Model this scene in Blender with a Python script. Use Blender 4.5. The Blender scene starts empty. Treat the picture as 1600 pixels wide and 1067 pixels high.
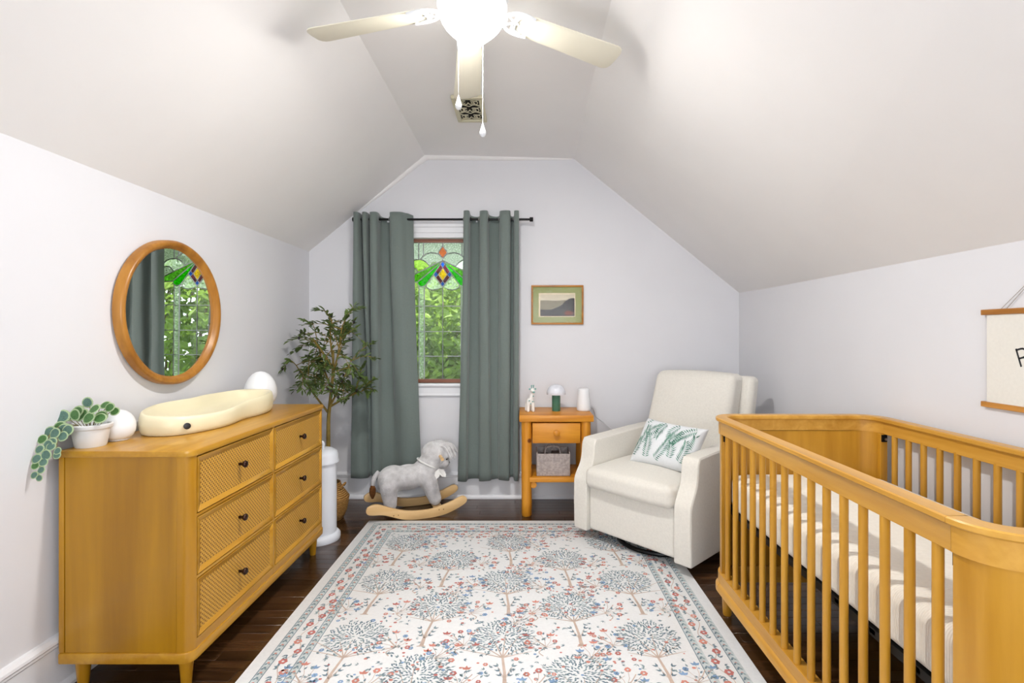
import bpy, bmesh, math, random
from mathutils import Vector, Matrix
random.seed(7)
PI = math.pi
SC = bpy.context.scene
COL = SC.collection

# ------------------------------------------------------------------ camera
cam_d = bpy.data.cameras.new('camera')
cam_d.sensor_width = 36.0
cam_d.lens = 36.0 * 800.0 / 1600.0
cam_d.shift_x = -18.0 / 1600.0
cam_d.shift_y = -11.5 / 1600.0
cam_d.clip_start = 0.02
cam = bpy.data.objects.new('camera', cam_d)
cam.location = (0, 0, 1.24)
cam.rotation_euler = (PI / 2, 0, 0)
COL.objects.link(cam)
SC.camera = cam

# ------------------------------------------------------------------ world, sun, rear fill, exposure
W = bpy.data.worlds.new('sky')
SC.world = W
W.use_nodes = True
W.node_tree.nodes['Background'].inputs[0].default_value = (0.88, 0.94, 1.0, 1)
W.node_tree.nodes['Background'].inputs[1].default_value = 3.2
sun_d = bpy.data.lights.new('sun', 'SUN')
sun_d.energy = 11.0
sun_d.angle = 0.02
sun_d.color = (1.0, 0.95, 0.85)
sun = bpy.data.objects.new('sun', sun_d)
sun.rotation_euler = (math.radians(42), math.radians(30), 0)
COL.objects.link(sun)
# added fill light, shining in through the made-up window behind the camera
rear_fill_d = bpy.data.lights.new('rear_fill_light', 'AREA')
rear_fill_d.shape = 'RECTANGLE'
rear_fill_d.size = 2.0
rear_fill_d.size_y = 1.3
rear_fill_d.energy = 50.0
rear_fill_d.color = (0.93, 0.96, 1.0)
rear_fill = bpy.data.objects.new('rear_fill_light', rear_fill_d)
rear_fill.location = (0.0, -1.46, 1.35)
rear_fill.rotation_euler = (PI / 2, 0, 0)
COL.objects.link(rear_fill)
LAMP_WATTS = 36.0
VS = SC.view_settings
VS.view_transform = 'Standard'
VS.look = 'None'
VS.exposure = -0.06
VS.gamma = 1.0
VS.use_curve_mapping = False

# ------------------------------------------------------------------ helpers
def lin(c):
    c = c / 255.0
    return c / 12.92 if c <= 0.04045 else ((c + 0.055) / 1.055) ** 2.4

def rgb(r, g, b):
    return (lin(r), lin(g), lin(b), 1.0)

class Nodes:
    def __init__(self, name):
        self.m = bpy.data.materials.new(name)
        self.m.use_nodes = True
        self.t = self.m.node_tree
        self.p = self.t.nodes['Principled BSDF']
    def n(self, kind, **kw):
        nd = self.t.nodes.new(kind)
        for k, v in kw.items():
            if k.startswith('i_'):
                nd.inputs[k[2:].replace('_', ' ')].default_value = v
            else:
                setattr(nd, k, v)
        return nd
    def l(self, a, b):
        self.t.links.new(a, b)

def ramp(N, fac, stops):
    r = N.n('ShaderNodeValToRGB')
    e = r.color_ramp.elements
    while len(e) < len(stops):
        e.new(0.5)
    for k, (p, c) in enumerate(stops):
        e[k].position = p
        e[k].color = c
    N.l(fac, r.inputs[0])
    return r

def plain(name, c, rough=0.5, spec=0.5, metal=0.0, var=0.0, vscale=8.0, bump=0.0, bscale=200.0, coat=0.0):
    N = Nodes(name)
    p = N.p
    p.inputs['Roughness'].default_value = rough
    p.inputs['Specular IOR Level'].default_value = spec
    p.inputs['Metallic'].default_value = metal
    p.inputs['Coat Weight'].default_value = coat
    tc = N.n('ShaderNodeTexCoord')
    nz = N.n('ShaderNodeTexNoise', i_Scale=vscale, i_Detail=4.0)
    N.l(tc.outputs['Object'], nz.inputs['Vector'])
    d = tuple(x * (1 - var) for x in c[:3]) + (1,)
    b = tuple(min(1, x * (1 + var)) for x in c[:3]) + (1,)
    r = ramp(N, nz.outputs['Fac'], [(0.3, d), (0.7, b)])
    N.l(r.outputs[0], p.inputs['Base Color'])
    if bump:
        n2 = N.n('ShaderNodeTexNoise', i_Scale=bscale, i_Detail=3.0)
        N.l(tc.outputs['Object'], n2.inputs['Vector'])
        bp = N.n('ShaderNodeBump', i_Strength=bump, i_Distance=0.003)
        N.l(n2.outputs['Fac'], bp.inputs['Height'])
        N.l(bp.outputs[0], p.inputs['Normal'])
    return N.m

def wood(name, dark, light, axis='z', rough=0.4, scale=1.0, knots=False, contrast=(0.3, 0.7), rnd=0.0, coat=0.0):
    N = Nodes(name)
    p = N.p
    p.inputs['Roughness'].default_value = rough
    p.inputs['Coat Weight'].default_value = coat
    p.inputs['Coat Roughness'].default_value = 0.15
    tc = N.n('ShaderNodeTexCoord')
    mp = N.n('ShaderNodeMapping')
    s = {'x': (1.1, 16, 16), 'y': (16, 1.1, 16), 'z': (16, 16, 1.1)}[axis]
    mp.inputs['Scale'].default_value = tuple(v * scale for v in s)
    oi = N.n('ShaderNodeObjectInfo')
    cb = N.n('ShaderNodeCombineXYZ')
    ml = N.n('ShaderNodeMath', operation='MULTIPLY')
    ml.inputs[1].default_value = 40.0
    N.l(oi.outputs['Random'], ml.inputs[0])
    for k in range(3):
        N.l(ml.outputs[0], cb.inputs[k])
    N.l(tc.outputs['Object'], mp.inputs['Vector'])
    N.l(cb.outputs[0], mp.inputs['Location'])
    nz = N.n('ShaderNodeTexNoise', i_Scale=1.0, i_Detail=5.0, i_Distortion=1.2)
    N.l(mp.outputs[0], nz.inputs['Vector'])
    fn = N.n('ShaderNodeTexNoise', i_Scale=7.0, i_Detail=3.0)
    N.l(mp.outputs[0], fn.inputs['Vector'])
    mx = N.n('ShaderNodeMath', operation='MULTIPLY_ADD')
    mx.inputs[1].default_value = 0.25
    N.l(fn.outputs['Fac'], mx.inputs[0])
    sb = N.n('ShaderNodeMath', operation='SUBTRACT')
    sb.inputs[1].default_value = 0.125
    N.l(nz.outputs['Fac'], sb.inputs[0])
    N.l(sb.outputs[0], mx.inputs[2])
    r = ramp(N, mx.outputs[0], [(contrast[0], dark), (contrast[1], light)])
    out = r.outputs[0]
    if knots:
        vo = N.n('ShaderNodeTexVoronoi', i_Scale=9.0)
        N.l(tc.outputs['Object'], vo.inputs['Vector'])
        kr = ramp(N, vo.outputs['Distance'], [(0.10, (0.16, 0.045, 0.012, 1)), (0.17, (1, 1, 1, 1))])
        mk = N.n('ShaderNodeMix', data_type='RGBA', blend_type='MULTIPLY')
        mk.inputs['Factor'].default_value = 0.9
        N.l(out, mk.inputs['A'])
        N.l(kr.outputs[0], mk.inputs['B'])
        out = mk.outputs['Result']
    if rnd:
        hv = N.n('ShaderNodeHueSaturation')
        ma = N.n('ShaderNodeMapRange')
        ma.inputs['To Min'].default_value = 1 - rnd
        ma.inputs['To Max'].default_value = 1 + rnd
        N.l(oi.outputs['Random'], ma.inputs['Value'])
        N.l(ma.outputs[0], hv.inputs['Value'])
        N.l(out, hv.inputs['Color'])
        out = hv.outputs[0]
    N.l(out, p.inputs['Base Color'])
    bp = N.n('ShaderNodeBump', i_Strength=0.08, i_Distance=0.002)
    N.l(fn.outputs['Fac'], bp.inputs['Height'])
    N.l(bp.outputs[0], p.inputs['Normal'])
    return N.m

def fabric(name, c, rough=0.9, wscale=260.0, bump=0.25, var=0.06, sheen=0.2, ribs=None):
    N = Nodes(name)
    p = N.p
    p.inputs['Roughness'].default_value = rough
    p.inputs['Specular IOR Level'].default_value = 0.15
    p.inputs['Sheen Weight'].default_value = sheen
    tc = N.n('ShaderNodeTexCoord')
    nz = N.n('ShaderNodeTexNoise', i_Scale=90.0, i_Detail=4.0)
    N.l(tc.outputs['Object'], nz.inputs['Vector'])
    d = tuple(x * (1 - var) for x in c[:3]) + (1,)
    b = tuple(min(1, x * (1 + var)) for x in c[:3]) + (1,)
    r = ramp(N, nz.outputs['Fac'], [(0.3, d), (0.7, b)])
    N.l(r.outputs[0], p.inputs['Base Color'])
    w = N.n('ShaderNodeTexWave', i_Scale=wscale if not ribs else ribs, i_Distortion=0.4)
    w.bands_direction = 'DIAGONAL' if not ribs else 'Y'
    N.l(tc.outputs['Object'], w.inputs['Vector'])
    bp = N.n('ShaderNodeBump', i_Strength=bump, i_Distance=0.002)
    N.l(w.outputs['Fac'], bp.inputs['Height'])
    N.l(bp.outputs[0], p.inputs['Normal'])
    return N.m

def glass_mat(name, tint, cloud=0.0, rip=0.0, rscale=60.0, gloss=0.04):
    """leaded window glass: tinted see-through body, some scatter for the textured panes, a thin gloss"""
    N = Nodes(name)
    t = N.t
    out = t.nodes['Material Output']
    t.nodes.remove(N.p)
    tr = N.n('ShaderNodeBsdfTransparent')
    tr.inputs[0].default_value = tint
    tl = N.n('ShaderNodeBsdfTranslucent')
    tl.inputs[0].default_value = tint
    tc = N.n('ShaderNodeTexCoord')
    nz = N.n('ShaderNodeTexNoise', i_Scale=rscale, i_Detail=3.0)
    N.l(tc.outputs['Object'], nz.inputs['Vector'])
    mr = N.n('ShaderNodeMapRange')
    mr.inputs['From Min'].default_value = 0.35
    mr.inputs['From Max'].default_value = 0.65
    mr.inputs['To Min'].default_value = max(0.0, cloud - rip)
    mr.inputs['To Max'].default_value = min(1.0, cloud + rip)
    N.l(nz.outputs['Fac'], mr.inputs['Value'])
    m1 = N.n('ShaderNodeMixShader')
    N.l(mr.outputs[0], m1.inputs[0])
    N.l(tr.outputs[0], m1.inputs[1])
    N.l(tl.outputs[0], m1.inputs[2])
    gl = N.n('ShaderNodeBsdfGlossy')
    gl.inputs['Roughness'].default_value = 0.05
    bp = N.n('ShaderNodeBump', i_Strength=0.15, i_Distance=0.004)
    N.l(nz.outputs['Fac'], bp.inputs['Height'])
    N.l(bp.outputs[0], gl.inputs['Normal'])
    m2 = N.n('ShaderNodeMixShader')
    m2.inputs[0].default_value = gloss
    N.l(m1.outputs[0], m2.inputs[1])
    N.l(gl.outputs[0], m2.inputs[2])
    N.l(m2.outputs[0], out.inputs[0])
    return N.m

class MB:
    def __init__(self):
        self.v, self.f, self.mi = [], [], []
    def add(self, vs, fs, mi=0, fn=None):
        o = len(self.v)
        for p in vs:
            p = Vector(p)
            self.v.append(Vector(fn(p)) if fn else p)
        for f in fs:
            self.f.append([i + o for i in f])
            self.mi.append(mi)
        return self
    def box(self, x0, x1, y0, y1, z0, z1, mi=0, fn=None):
        vs = [(x, y, z) for z in (z0, z1) for y in (y0, y1) for x in (x0, x1)]
        fs = [(0, 2, 3, 1), (4, 5, 7, 6), (0, 1, 5, 4), (2, 6, 7, 3), (0, 4, 6, 2), (1, 3, 7, 5)]
        return self.add(vs, fs, mi, fn)
    def prism(self, pts, axis, a, b, mi=0, fn=None):
        """extrude a 2D outline along axis; pts are the two other coordinates in order (xyz minus axis)"""
        def mk(p, t):
            return {'x': (t, p[0], p[1]), 'y': (p[0], t, p[1]), 'z': (p[0], p[1], t)}[axis]
        n = len(pts)
        vs = [mk(p, a) for p in pts] + [mk(p, b) for p in pts]
        fs = [list(range(n))[::-1], list(range(n, 2 * n))]
        fs += [(i, (i + 1) % n, n + (i + 1) % n, n + i) for i in range(n)]
        return self.add(vs, fs, mi, fn)
    def lathe(self, prof, n=24, axis='z', c=(0, 0, 0), mi=0, cap=True, fn=None):
        vs, fs = [], []
        for r, h in prof:
            for k in range(n):
                a = 2 * PI * k / n
                x, y = r * math.cos(a), r * math.sin(a)
                p = {'z': (x, y, h), 'x': (h, x, y), 'y': (x, h, y)}[axis]
                vs.append((p[0] + c[0], p[1] + c[1], p[2] + c[2]))
        m = len(prof)
        for i in range(m - 1):
            for k in range(n):
                fs.append((i * n + k, i * n + (k + 1) % n, (i + 1) * n + (k + 1) % n, (i + 1) * n + k))
        if cap:
            fs.append(list(range(n))[::-1])
            fs.append([(m - 1) * n + k for k in range(n)])
        return self.add(vs, fs, mi, fn)
    def tube(self, pts, r, n=8, mi=0, flat=1.0, fn=None, closed=False):
        pts = [Vector(p) for p in pts]
        m = len(pts)
        rs = r if isinstance(r, (list, tuple)) else [r] * m
        vs, fs = [], []
        up = None
        for i, p in enumerate(pts):
            if closed:
                t = (pts[(i + 1) % m] - pts[i - 1]).normalized()
            else:
                t = (pts[min(i + 1, m - 1)] - pts[max(i - 1, 0)]).normalized()
            if up is None:
                up = Vector((0, 0, 1)) if abs(t.z) < 0.9 else Vector((1, 0, 0))
            s = t.cross(up)
            if s.length < 1e-6:
                s = t.orthogonal()
            s.normalize()
            up = s.cross(t).normalized()
            for k in range(n):
                a = 2 * PI * k / n
                vs.append(p + rs[i] * (math.cos(a) * s + flat * math.sin(a) * up))
        q = m if closed else m - 1
        for i in range(q):
            j = (i + 1) % m
            for k in range(n):
                fs.append((i * n + k, i * n + (k + 1) % n, j * n + (k + 1) % n, j * n + k))
        if not closed:
            fs.append(list(range(n))[::-1])
            fs.append([(m - 1) * n + k for k in range(n)])
        return self.add(vs, fs, mi, fn)
    def rbox(self, c, h, r, k=3, m=1, mi=0, fn=None):
        """rounded box: centre, half sizes, corner radius; m = inner subdivisions; fn deforms points"""
        def axis(hh):
            inn = hh - r
            a = [r * math.tan(math.radians(45.0 * j / k)) for j in range(k, 0, -1)]
            mid = [-inn + 2 * inn * j / m for j in range(m + 1)]
            return [-inn - x for x in a] + mid + [inn + x for x in a[::-1]]
        ax = [axis(x) for x in h]
        key = {}
        vs, fs = [], []
        def vert(p):
            q = tuple(round(x, 6) for x in p)
            if q not in key:
                inn = [max(-(h[i] - r), min(h[i] - r, p[i])) for i in range(3)]
                d = Vector([p[i] - inn[i] for i in range(3)])
                d = d.normalized() * r if d.length > 0 else d
                key[q] = len(vs)
                vs.append(Vector([inn[i] + d[i] + c[i] for i in range(3)]))
            return key[q]
        for w in range(3):
            u, v = (w + 1) % 3, (w + 2) % 3
            for s in (-1, 1):
                for i in range(len(ax[u]) - 1):
                    for j in range(len(ax[v]) - 1):
                        q = []
                        for (a, b) in ((i, j), (i + 1, j), (i + 1, j + 1), (i, j + 1)):
                            p = [0, 0, 0]
                            p[w] = s * h[w]
                            p[u] = ax[u][a]
                            p[v] = ax[v][b]
                            q.append(vert(p))
                        fs.append(q if s > 0 else q[::-1])
        return self.add(vs, fs, mi, fn)
    def sweep(self, path, prof, mi=0, fn=None, closed=False):
        """sweep a (outward offset, z) outline along a plan path; outward is to the right of travel"""
        m, n = len(path), len(prof)
        vs, fs = [], []
        for i in range(m):
            if closed:
                t = Vector(path[(i + 1) % m]) - Vector(path[i - 1])
            else:
                t = Vector(path[min(i + 1, m - 1)]) - Vector(path[max(i - 1, 0)])
            t.normalize()
            for o, z in prof:
                vs.append((path[i][0] + t.y * o, path[i][1] - t.x * o, z))
        for i in range(m if closed else m - 1):
            j = (i + 1) % m
            for k in range(n):
                fs.append((i * n + k, i * n + (k + 1) % n, j * n + (k + 1) % n, j * n + k))
        if not closed:
            fs.append(list(range(n))[::-1])
            fs.append([(m - 1) * n + k for k in range(n)])
        return self.add(vs, fs, mi, fn)
    def grid(self, fn, nu, nv, mi=0):
        vs = [fn(i / nu, j / nv) for j in range(nv + 1) for i in range(nu + 1)]
        fs = [(j * (nu + 1) + i, j * (nu + 1) + i + 1, (j + 1) * (nu + 1) + i + 1, (j + 1) * (nu + 1) + i)
              for j in range(nv) for i in range(nu)]
        return self.add(vs, fs, mi)
    def sphere(self, c, r, n=16, m=10, mi=0, fn=None):
        r = r if isinstance(r, (tuple, list)) else (r, r, r)
        vs = [(c[0], c[1], c[2] - r[2])]
        for j in range(1, m):
            a = PI * j / m - PI / 2
            for k in range(n):
                b = 2 * PI * k / n
                vs.append((c[0] + r[0] * math.cos(a) * math.cos(b), c[1] + r[1] * math.cos(a) * math.sin(b), c[2] + r[2] * math.sin(a)))
        vs.append((c[0], c[1], c[2] + r[2]))
        fs = [(0, 1 + (k + 1) % n, 1 + k) for k in range(n)]
        for j in range(m - 2):
            o = 1 + j * n
            fs += [(o + k, o + (k + 1) % n, o + n + (k + 1) % n, o + n + k) for k in range(n)]
        o = 1 + (m - 2) * n
        fs += [(o + k, o + (k + 1) % n, len(vs) - 1) for k in range(n)]
        return self.add(vs, fs, mi, fn)
    def mesh(self, name, mats, smooth=False, bevel=None, recalc=True, angle=40):
        me = bpy.data.meshes.new(name)
        me.from_pydata([tuple(p) for p in self.v], [], self.f)
        for m in (mats if isinstance(mats, (list, tuple)) else [mats]):
            me.materials.append(m)
        if len(me.materials) > 1:
            me.polygons.foreach_set('material_index', self.mi)
        if recalc or bevel:
            bm = bmesh.new()
            bm.from_mesh(me)
            if recalc:
                bmesh.ops.recalc_face_normals(bm, faces=bm.faces)
            if bevel:
                off, seg, ang = bevel
                es = [e for e in bm.edges if len(e.link_faces) == 2 and e.calc_face_angle(0) > math.radians(ang)]
                bmesh.ops.bevel(bm, geom=es, offset=off, segments=seg, profile=0.5, affect='EDGES', clamp_overlap=True)
            bm.to_mesh(me)
            bm.free()
        if smooth or bevel:
            me.polygons.foreach_set('use_smooth', [True] * len(me.polygons))
            me.set_sharp_from_angle(angle=math.radians(angle))
        return me
    def build(self, name, mats, parent=None, **kw):
        o = bpy.data.objects.new(name, self.mesh(name, mats, **kw))
        COL.objects.link(o)
        if parent:
            o.parent = parent
        return o

def thing(name, label, cat, loc=(0, 0, 0), rotz=0.0, group=None):
    o = bpy.data.objects.new(name, None)
    o.empty_display_size = 0.05
    COL.objects.link(o)
    o.location = loc
    o.rotation_euler = (0, 0, rotz)
    return tag(o, label, cat, group)

def tag(o, label=None, cat=None, group=None, kind=None):
    if label: o['label'] = label
    if cat: o['category'] = cat
    if group: o['group'] = group
    if kind: o['kind'] = kind
    return o

def struct(o, label=None):
    o['kind'] = 'structure'
    if label: o['label'] = label
    return o

def dup(o, parent, loc=None, rot=None, scale=None):
    c = o.copy()
    COL.objects.link(c)
    c.parent = parent
    if loc is not None: c.location = loc
    if rot is not None: c.rotation_euler = rot
    if scale is not None: c.scale = scale
    return c

def blob(name, parts, mat, parent, voxel=0.008, smooth=6):
    """one continuous skin around overlapping ellipsoids and tapering limbs"""
    b = MB()
    for q in parts:
        if q[0] == 'e':
            b.sphere(q[1], q[2], 20, 14)
        else:
            p0, p1 = Vector(q[1]), Vector(q[2])
            b.sphere(p0, q[3], 16, 10)
            b.sphere(p1, q[4], 16, 10)
            b.tube([p0.lerp(p1, t / 4) for t in range(5)], [q[3] + (q[4] - q[3]) * t / 4 for t in range(5)], 16)
    o = b.build(name, mat)
    md = o.modifiers.new('skin', 'REMESH')
    md.mode = 'VOXEL'
    md.voxel_size = voxel
    sm = o.modifiers.new('smooth', 'SMOOTH')
    sm.iterations = smooth
    sm.factor = 0.5
    dg = bpy.context.evaluated_depsgraph_get()
    me = bpy.data.meshes.new_from_object(o.evaluated_get(dg))
    o.modifiers.clear()
    o.data = me
    me.polygons.foreach_set('use_smooth', [True] * len(me.polygons))
    if parent:
        o.parent = parent
    return o

def cat_smooth(pts, sub=6):
    """Catmull-Rom through points of any dimension"""
    P = [Vector(p) for p in pts]
    out = []
    for i in range(len(P) - 1):
        p0, p1, p2, p3 = P[max(i - 1, 0)], P[i], P[i + 1], P[min(i + 2, len(P) - 1)]
        for k in range(sub):
            t = k / sub
            out.append(0.5 * ((2 * p1) + (p2 - p0) * t + (2 * p0 - 5 * p1 + 4 * p2 - p3) * t * t + (3 * p1 - p0 - 3 * p2 + p3) * t ** 3))
    out.append(P[-1])
    return out

def rrect(hx, hy, r, n=6, corners=(1, 1, 1, 1)):
    """plan outline, counter-clockwise from the +x+y corner; corners: ++, -+, --, +-"""
    pts = []
    for (sx, sy, a0), on in zip(((1, 1, 0), (-1, 1, 90), (-1, -1, 180), (1, -1, 270)), corners):
        if on:
            for k in range(n + 1):
                a = math.radians(a0 + 90 * k / n)
                pts.append((sx * (hx - r) + r * math.cos(a), sy * (hy - r) + r * math.sin(a)))
        else:
            pts.append((sx * hx, sy * hy))
    return pts

# ------------------------------------------------------------------ materials
M = {}
M['wall'] = plain('wall_paint', rgb(224, 224, 228), 0.65, 0.3, var=0.012, vscale=3, bump=0.03, bscale=350)
M['ceil'] = plain('ceiling_paint', rgb(241, 239, 238), 0.75, 0.25, var=0.012, vscale=3, bump=0.03, bscale=350)
M['trim'] = plain('white_trim_paint', rgb(232, 233, 237), 0.35, 0.5, var=0.01)
M['plank'] = wood('dark_oak_floor', rgb(36, 22, 13), rgb(92, 61, 36), 'x', 0.24, 1.4, contrast=(0.25, 0.8), rnd=0.35, coat=0.2)
M['sub'] = plain('floor_underlay', rgb(22, 13, 9), 0.8)
M['lead'] = plain('lead_came', rgb(178, 182, 182), 0.45, 0.5, metal=0.2, var=0.1, vscale=40)
M['sash'] = wood('red_brown_sash_wood', rgb(120, 72, 52), rgb(168, 112, 88), 'x', 0.5)
M['g_clear'] = glass_mat('clear_pane_glass', (0.97, 1.0, 0.97, 1), 0.02, 0.02)
M['g_tex'] = glass_mat('hammered_pane_glass', (0.56, 0.62, 0.53, 1), 0.4, 0.3, 120)
M['g_pale'] = glass_mat('pale_green_pane_glass', (0.86, 0.95, 0.82, 1), 0.3, 0.2, 60)
M['g_lime'] = glass_mat('lime_streaky_pane_glass', (0.50, 0.66, 0.24, 1), 0.3, 0.2, 45)
M['g_green'] = glass_mat('green_pane_glass', (0.12, 0.72, 0.04, 1), 0.3, 0.2, 70)
M['g_olive'] = glass_mat('deep_green_pane_glass', (0.30, 0.62, 0.14, 1), 0.3, 0.2, 60)
M['g_amber'] = glass_mat('amber_pane_glass', (0.60, 0.30, 0.14, 1), 0.3, 0.1)
M['g_blue'] = glass_mat('blue_pane_glass', (0.08, 0.32, 0.80, 1), 0.3, 0.1)
M['g_plum'] = glass_mat('plum_pane_glass', (0.34, 0.14, 0.17, 1), 0.3, 0.1)
M['g_yellow'] = glass_mat('yellow_pane_glass', (1.0, 0.75, 0.04, 1), 0.3, 0.2, 90)
M['black'] = plain('black_metal', rgb(22, 22, 23), 0.35, 0.5, metal=0.6)
M['chrome'] = plain('steel', rgb(190, 192, 195), 0.25, 0.5, metal=1.0)

# ------------------------------------------------------------------ room shell
XL, XR, YB, YF = -1.623, 1.632, 3.875, -1.3
TL, BL_, BR_, TR = (-1.623, 1.865), (-0.741, 2.587), (0.383, 2.567), (1.632, 1.555)
WX, WH, WZ0, WZ1 = -0.62, 0.352, 0.868, 1.972     # window opening

f = MB().box(XL - .12, XR + .12, YF - .12, YB + .14, -0.12, -0.0125).build('floor', M['sub'])
struct(f, 'dark brown strip wood floor')
cache = {}
random.seed(11)
row, y = 0, 1.42
PW = 0.0585
while y < YB - 0.005:
    w = min(PW, YB - y)
    x = XL
    first = True
    while x < XR - 0.01:
        L = random.choice((0.55, 0.75, 0.95, 1.15, 1.35))
        if first:
            L *= random.choice((0.35, 0.6, 0.85))
            first = False
        L = round(L, 2)
        if x + L > XR - 0.15:
            L = XR - x
        k = (round(L, 3), round(w, 3))
        if k not in cache:
            cache[k] = MB().box(0.0004, L - 0.0004, 0.0005, w - 0.0005, -0.0125, 0).mesh('plank', M['plank'], bevel=(0.0007, 1, 30))
        o = bpy.data.objects.new('plank', cache[k])
        COL.objects.link(o)
        o.parent = f
        o.location = (x, y, random.uniform(-0.0002, 0.0002))
        x += L
    y += PW
b = MB()
y = YF
while y < 1.42 - 0.001:
    w = min(PW, 1.42 - y)
    b.box(XL, -0.4, y + .0005, y + w - .0005, -0.0125, 0)
    b.box(-0.399, 0.7, y + .0005, y + w - .0005, -0.0125, 0)
    b.box(0.701, XR, y + .0005, y + w - .0005, -0.0125, 0)
    y += PW
tag(b.build('plank_rows', M['plank'], f), kind='stuff')

struct(MB().box(XL - .12, XL, YF, YB + .14, -0.012, TL[1] + .02).build('wall_left', M['wall']), 'white knee wall on the left under the sloping ceiling')
struct(MB().box(XR, XR + .12, YF, YB + .14, -0.012, TR[1] + .02).build('wall_right', M['wall']), 'white knee wall on the right behind the crib')
b = MB()
b.box(XL, XR, YB, YB + .14, -0.012, WZ0)
b.box(XL, XR, YB, YB + .14, WZ1, 2.66)
b.box(XL, WX - WH, YB, YB + .14, WZ0, WZ1)
b.box(WX + WH, XR, YB, YB + .14, WZ0, WZ1)
struct(b.build('wall_back', M['wall']), 'white gable wall with the window')
b = MB()
b.box(XL, XR, YF - .12, YF, -0.012, 0.7)
b.box(XL, XR, YF - .12, YF, 2.0, 2.66)
b.box(XL, -1.0, YF - .12, YF, 0.7, 2.0)
b.box(1.0, XR, YF - .12, YF, 0.7, 2.0)
struct(b.build('wall_front', M['wall']), 'white wall behind the camera')
# ceiling: left slope, flat strip, right slope, one skin with thickness
def ceil_pts(yy):
    t = (YB - yy)
    dl = 0.2
    a = math.atan2(BL_[1] - TL[1], BL_[0] - TL[0])
    c = math.atan2(TR[1] - BR_[1], TR[0] - BR_[0])
    inn = [(TL[0] - dl * math.cos(a), TL[1] - dl * math.sin(a)), BL_, (BR_[0] - 0.019 * t, BR_[1]), (TR[0] + dl * math.cos(c), TR[1] + dl * math.sin(c))]
    return [(x, yy, z) for x, z in inn] + [(x, yy, z + .14) for x, z in inn]
v = ceil_pts(YF - .12) + ceil_pts(YB + .14)
fs = []
for k in range(3):
    fs += [(k, k + 1, 8 + k + 1, 8 + k), (4 + k, 12 + k, 12 + k + 1, 4 + k + 1), (k, 4 + k, 4 + k + 1, k + 1), (8 + k, 8 + k + 1, 12 + k + 1, 12 + k)]
fs += [(0, 8, 12, 4), (3, 7, 15, 11)]
struct(MB().add(v, fs).build('ceiling', M['ceil']), 'white attic ceiling with two slopes and a flat strip')
# small cove along the gable under the left slope and the flat strip
def sl(t): return (TL[0] + (BL_[0] - TL[0]) * t, TL[1] + (BL_[1] - TL[1]) * t)
pts = [sl(t) for t in (0.42, 0.6, 0.8, 0.93)] + [(BL_[0] + .01, BL_[1] - .004)] + [(x, BL_[1] - .02 * (x - BL_[0]) / 1.12 - .003) for x in (-0.65, -0.4, -0.1, 0.15, 0.37)]
rs = [0.004, 0.018, 0.024, 0.026, 0.027, 0.026, 0.024, 0.02, 0.012, 0.004]
struct(MB().tube([(p[0], YB - .002, p[1]) for p in pts], rs, 10).build('trim_1', M['ceil'], smooth=True), 'soft cove moulding at the top of the gable wall')
prof = [(0, 0), (.026, 0), (.026, .012), (.018, .026), (.014, .03), (.014, .158), (.019, .164), (.019, .172), (.024, .178), (.022, .187), (.012, .197), (0, .2)]
struct(MB().sweep([(XL, YF), (XL, YB)], prof).build('baseboard_left', M['trim']), 'tall white baseboard along the left wall')
struct(MB().sweep([(XL, YB), (XR, YB)], prof).build('baseboard_back', M['trim']), 'tall white baseboard along the gable wall')
struct(MB().sweep([(XR, YB), (XR, YF)], prof).build('baseboard_right', M['trim']), 'tall white baseboard along the right wall')

# ------------------------------------------------------------------ leaded window
win = bpy.data.objects.new('window_1', None)
COL.objects.link(win)
win.location = (WX, YB + .055, 0)
struct(win, 'leaded window with a stained glass top in white casing')
YW = -.055      # wall face in window space
def wp(x, y): return ((x - 596) / 2172.0, 2.011 - y / 2172.0)
# casing: two sides, head with stepped profile, stool and apron
for s in (-1, 1):
    b = MB()
    x0, x1 = sorted((s * WH, s * (WH + .085)))
    b.box(x0, x1, YW - .016, YW, WZ0, WZ1)
    x0, x1 = sorted((s * (WH + .065), s * (WH + .09)))
    b.box(x0, x1, YW - .024, YW, WZ0, WZ1)
    b.build('side_casing', M['trim'], win, bevel=(.003, 2, 30))
pr = [(YW, WZ1 - .004), (YW - .014, WZ1 - .004), (YW - .014, WZ1 + .03), (YW - .02, WZ1 + .034), (YW - .02, WZ1 + .07), (YW - .028, WZ1 + .076), (YW - .028, WZ1 + .096), (YW - .036, WZ1 + .106), (YW - .036, WZ1 + .118), (YW, WZ1 + .118)]
MB().prism(pr, 'x', -WH - .1, WH + .1).build('head_casing', M['trim'], win)
MB().box(-WH - .1, WH + .1, YW - .034, 0.03, WZ0 - .022, WZ0).build('sill', M['trim'], win, bevel=(.005, 2, 30))
pr = [(YW, WZ0 - .1), (YW - .012, WZ0 - .1), (YW - .02, WZ0 - .09), (YW - .014, WZ0 - .075), (YW - .014, WZ0 - .03), (YW - .022, WZ0 - .022), (YW, WZ0 - .022)]
MB().prism(pr, 'x', -WH - .08, WH + .08).build('apron', M['trim'], win)
b = MB()
for s in (-1, 1):
    x0, x1 = sorted((s * (WH - .006), s * WH))
    b.box(x0, x1, YW, .08, WZ0, WZ1)
b.box(-WH, WH, YW, .08, WZ1 - .006, WZ1)
b.build('jamb', M['trim'], win)
GX = 0.344
zt0, zt1 = wp(0, 90)[1], wp(0, 150)[1]
zb0, zb1 = wp(0, 2475)[1], wp(0, 2422)[1]
b = MB()
b.box(-GX, GX, -.012, .02, zt1, WZ1 - .006)
b.box(-GX, GX, -.012, .02, WZ0, zb1)
b.box(-GX - .002, -GX + .014, -.012, .02, zb1, zt1)
b.box(GX - .014, GX + .002, -.012, .02, zb1, zt1)
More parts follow.
